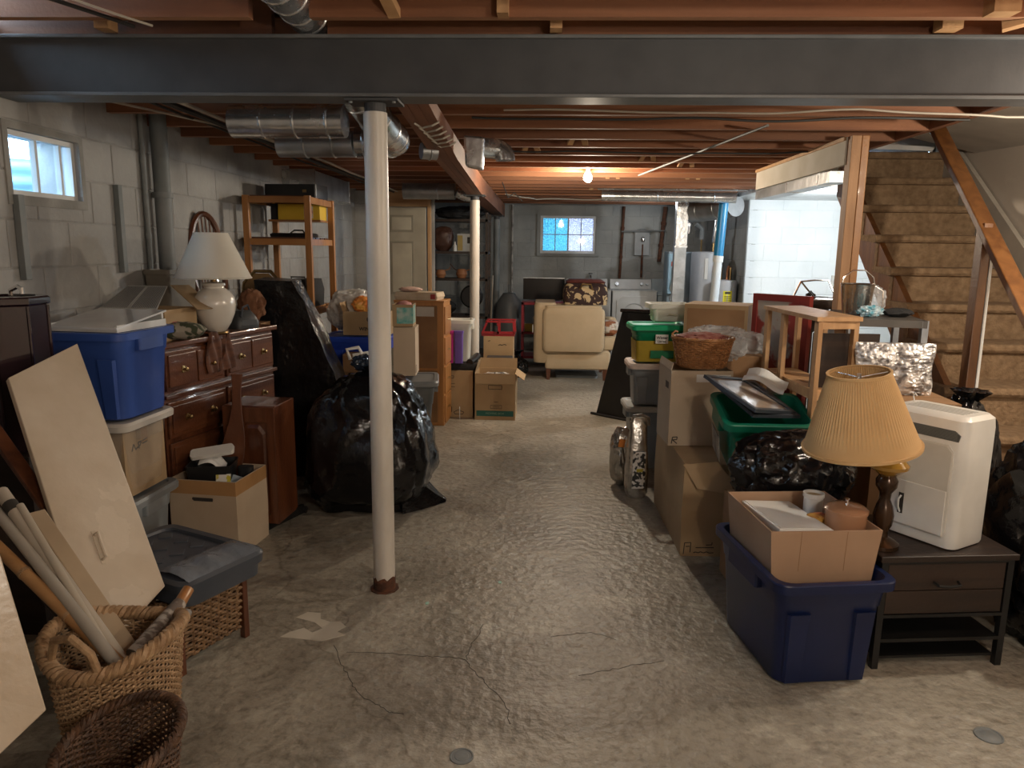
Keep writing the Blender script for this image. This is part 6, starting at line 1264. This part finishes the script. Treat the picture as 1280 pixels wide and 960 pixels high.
duct('round_duct', 'long pale galvanised pipe crossing toward the blue pipe', [(.62, 8.35, 2.09), (1.3, 8.32, 2.085), (2.05, 8.25, 2.075)], .055, 'galv', .6)
duct('round_duct', 'wide dull duct curving toward the header at the rear right', [(1.75, 9.45, 1.98), (2.0, 9.0, 2.0), (2.16, 8.7, 2.03)], .13, 'galv_dull', .3)
simple_pipe('thin conduit running above the pale galvanised pipe', [(.55, 8.0, 2.135), (2.1, 8.0, 2.135)], .010, 'galv')
simple_pipe('steel conduit running diagonally under the joists at right', [(1.13, 4.0, 2.14), (.80, 6.6, 2.14)], .007, 'pipegrey')
def cable(label, pts, r, m, wig=.012, seed=0):
    P = [Vector(p) for p in pts]; out = []
    for a, e in zip(P, P[1:]):
        for i in range(10):
            c = a.lerp(e, i / 10); out.append(c + Vector((noise.noise(c * 2 + Vector((seed, 0, 0))), 0, noise.noise(c * 2 + Vector((0, seed, 0))))) * wig)
    out.append(P[-1]); t = MB().tube(out, r, 6).build('cable', M[m], None, True); return tag(t, label, 'cable')
cable('light brown cable running back over the dresser under the joists', [(-1.62, 3.25, 2.128), (-1.64, 5.5, 2.128), (-1.66, 8.5, 2.128)], .009, 'wirew', .01, 1)
cable('thick dark pipe-like cable next to the light brown cable', [(-1.68, 3.25, 2.125), (-1.70, 5.5, 2.12), (-1.70, 8.5, 2.125)], .014, 'wire', .01, 2)
cable('dark cable on the left of the thick dark cable', [(-1.75, 3.25, 2.13), (-1.80, 5.5, 2.125), (-1.78, 8.0, 2.13)], .007, 'wire', .02, 3)
cable('thin white cable slanting by the left wall under the joists', [(-1.98, 3.25, 2.13), (-1.72, 3.9, 2.12), (-1.60, 5.2, 2.13)], .006, 'wirew', .01, 4)
cable('drooping thin cable along the first joist behind the beam', [(-.2, 3.52, 2.135), (.6, 3.52, 2.11), (1.4, 3.52, 2.13), (2.1, 3.5, 2.10)], .005, 'wirew', .02, 5)
cable('dark cable sagging along the second joist', [(-.35, 3.75, 2.13), (.4, 3.75, 2.125), (1.1, 3.75, 2.125), (2.0, 3.75, 2.13)], .006, 'wire', .02, 6)
cable('black wiring along the joist above the far bulb', [(-.35, 5.0, 2.13), (.35, 5.0, 2.12), (1.3, 5.0, 2.13), (1.9, 5.0, 2.13)], .006, 'wire', .02, 7)
cable('pale tangled cable near the back wall left of the bulb', [(-.45, 8.6, 2.13), (-.1, 9.2, 2.10), (.3, 9.3, 2.12), (.8, 9.2, 2.12)], .008, 'wirew', .05, 8)
cable('loose dark wire hanging between girder and bulb', [(-.42, 7.4, 2.15), (-.36, 7.5, 2.00), (-.30, 7.5, 2.05), (-.22, 7.5, 1.97)], .005, 'wire', .02, 9)
cable('dark cable clipped along the left wall top in the near ceiling', [(-1.95, 1.9, 2.31), (-1.55, 2.9, 2.305)], .008, 'wire', .01, 10)
cable('thin white cable in the near ceiling beside the dark one', [(-1.9, 1.9, 2.31), (-1.48, 2.9, 2.308)], .005, 'wirew', .01, 11)
cable('dark wire near the sloped panel above the stairs', [(2.05, 3.3, 2.12), (2.5, 3.5, 2.16), (2.93, 3.6, 2.08)], .006, 'wire', .02, 12)
# tangle on the girder
for i in range(6):
    y = 3.5 + i * .13; t_ = MB().tube([(-.60, y, 2.06), (-.57, y + .03, 2.045), (-.52, y, 2.05), (-.49, y + .02, 2.07)], .005, 6).build('wire_loop', M['wirew'], g, True)

GROUPS = {'cardboard_box': 'cardboard boxes stored about the basement', 'storage_tote': 'plastic storage totes in the piles', 'bin_bag': 'black bin bags among the piles',
 'round_duct': 'round metal ducts under the joists', 'cable': 'cables running under the joists', 'pipe': 'pipes and conduits on walls and ceiling', 'support_column': 'round steel support columns',
 'picture_frame': 'picture frames on the green tote', 'clay_pot': 'clay pots on the dark shelf', 'file_box': 'coloured file boxes by the second column', 'rolled_poster': 'rolls and poles in the tall basket',
 'wooden_plank': 'planks leaning at the left edge', 'foil_bag': 'silver foil bags by the aisle', 'bare_bulb': 'bare ceiling bulbs', 'water_heater': 'grey water heaters at the rear right', 'broom': 'brooms at the rear',
 'wall_bracket': 'short strips on the left wall', 'wooden_crate': 'dark crates at the left', 'storage_bin': 'small storage bins in the right pile', 'table_lamp': 'table lamps'}
for o in C.objects:
    if o.parent is None and 'label' in o.keys():
        k = o.name.split('.')[0]
        if k in GROUPS and 'group' not in o.keys(): o['group'] = GROUPS[k]
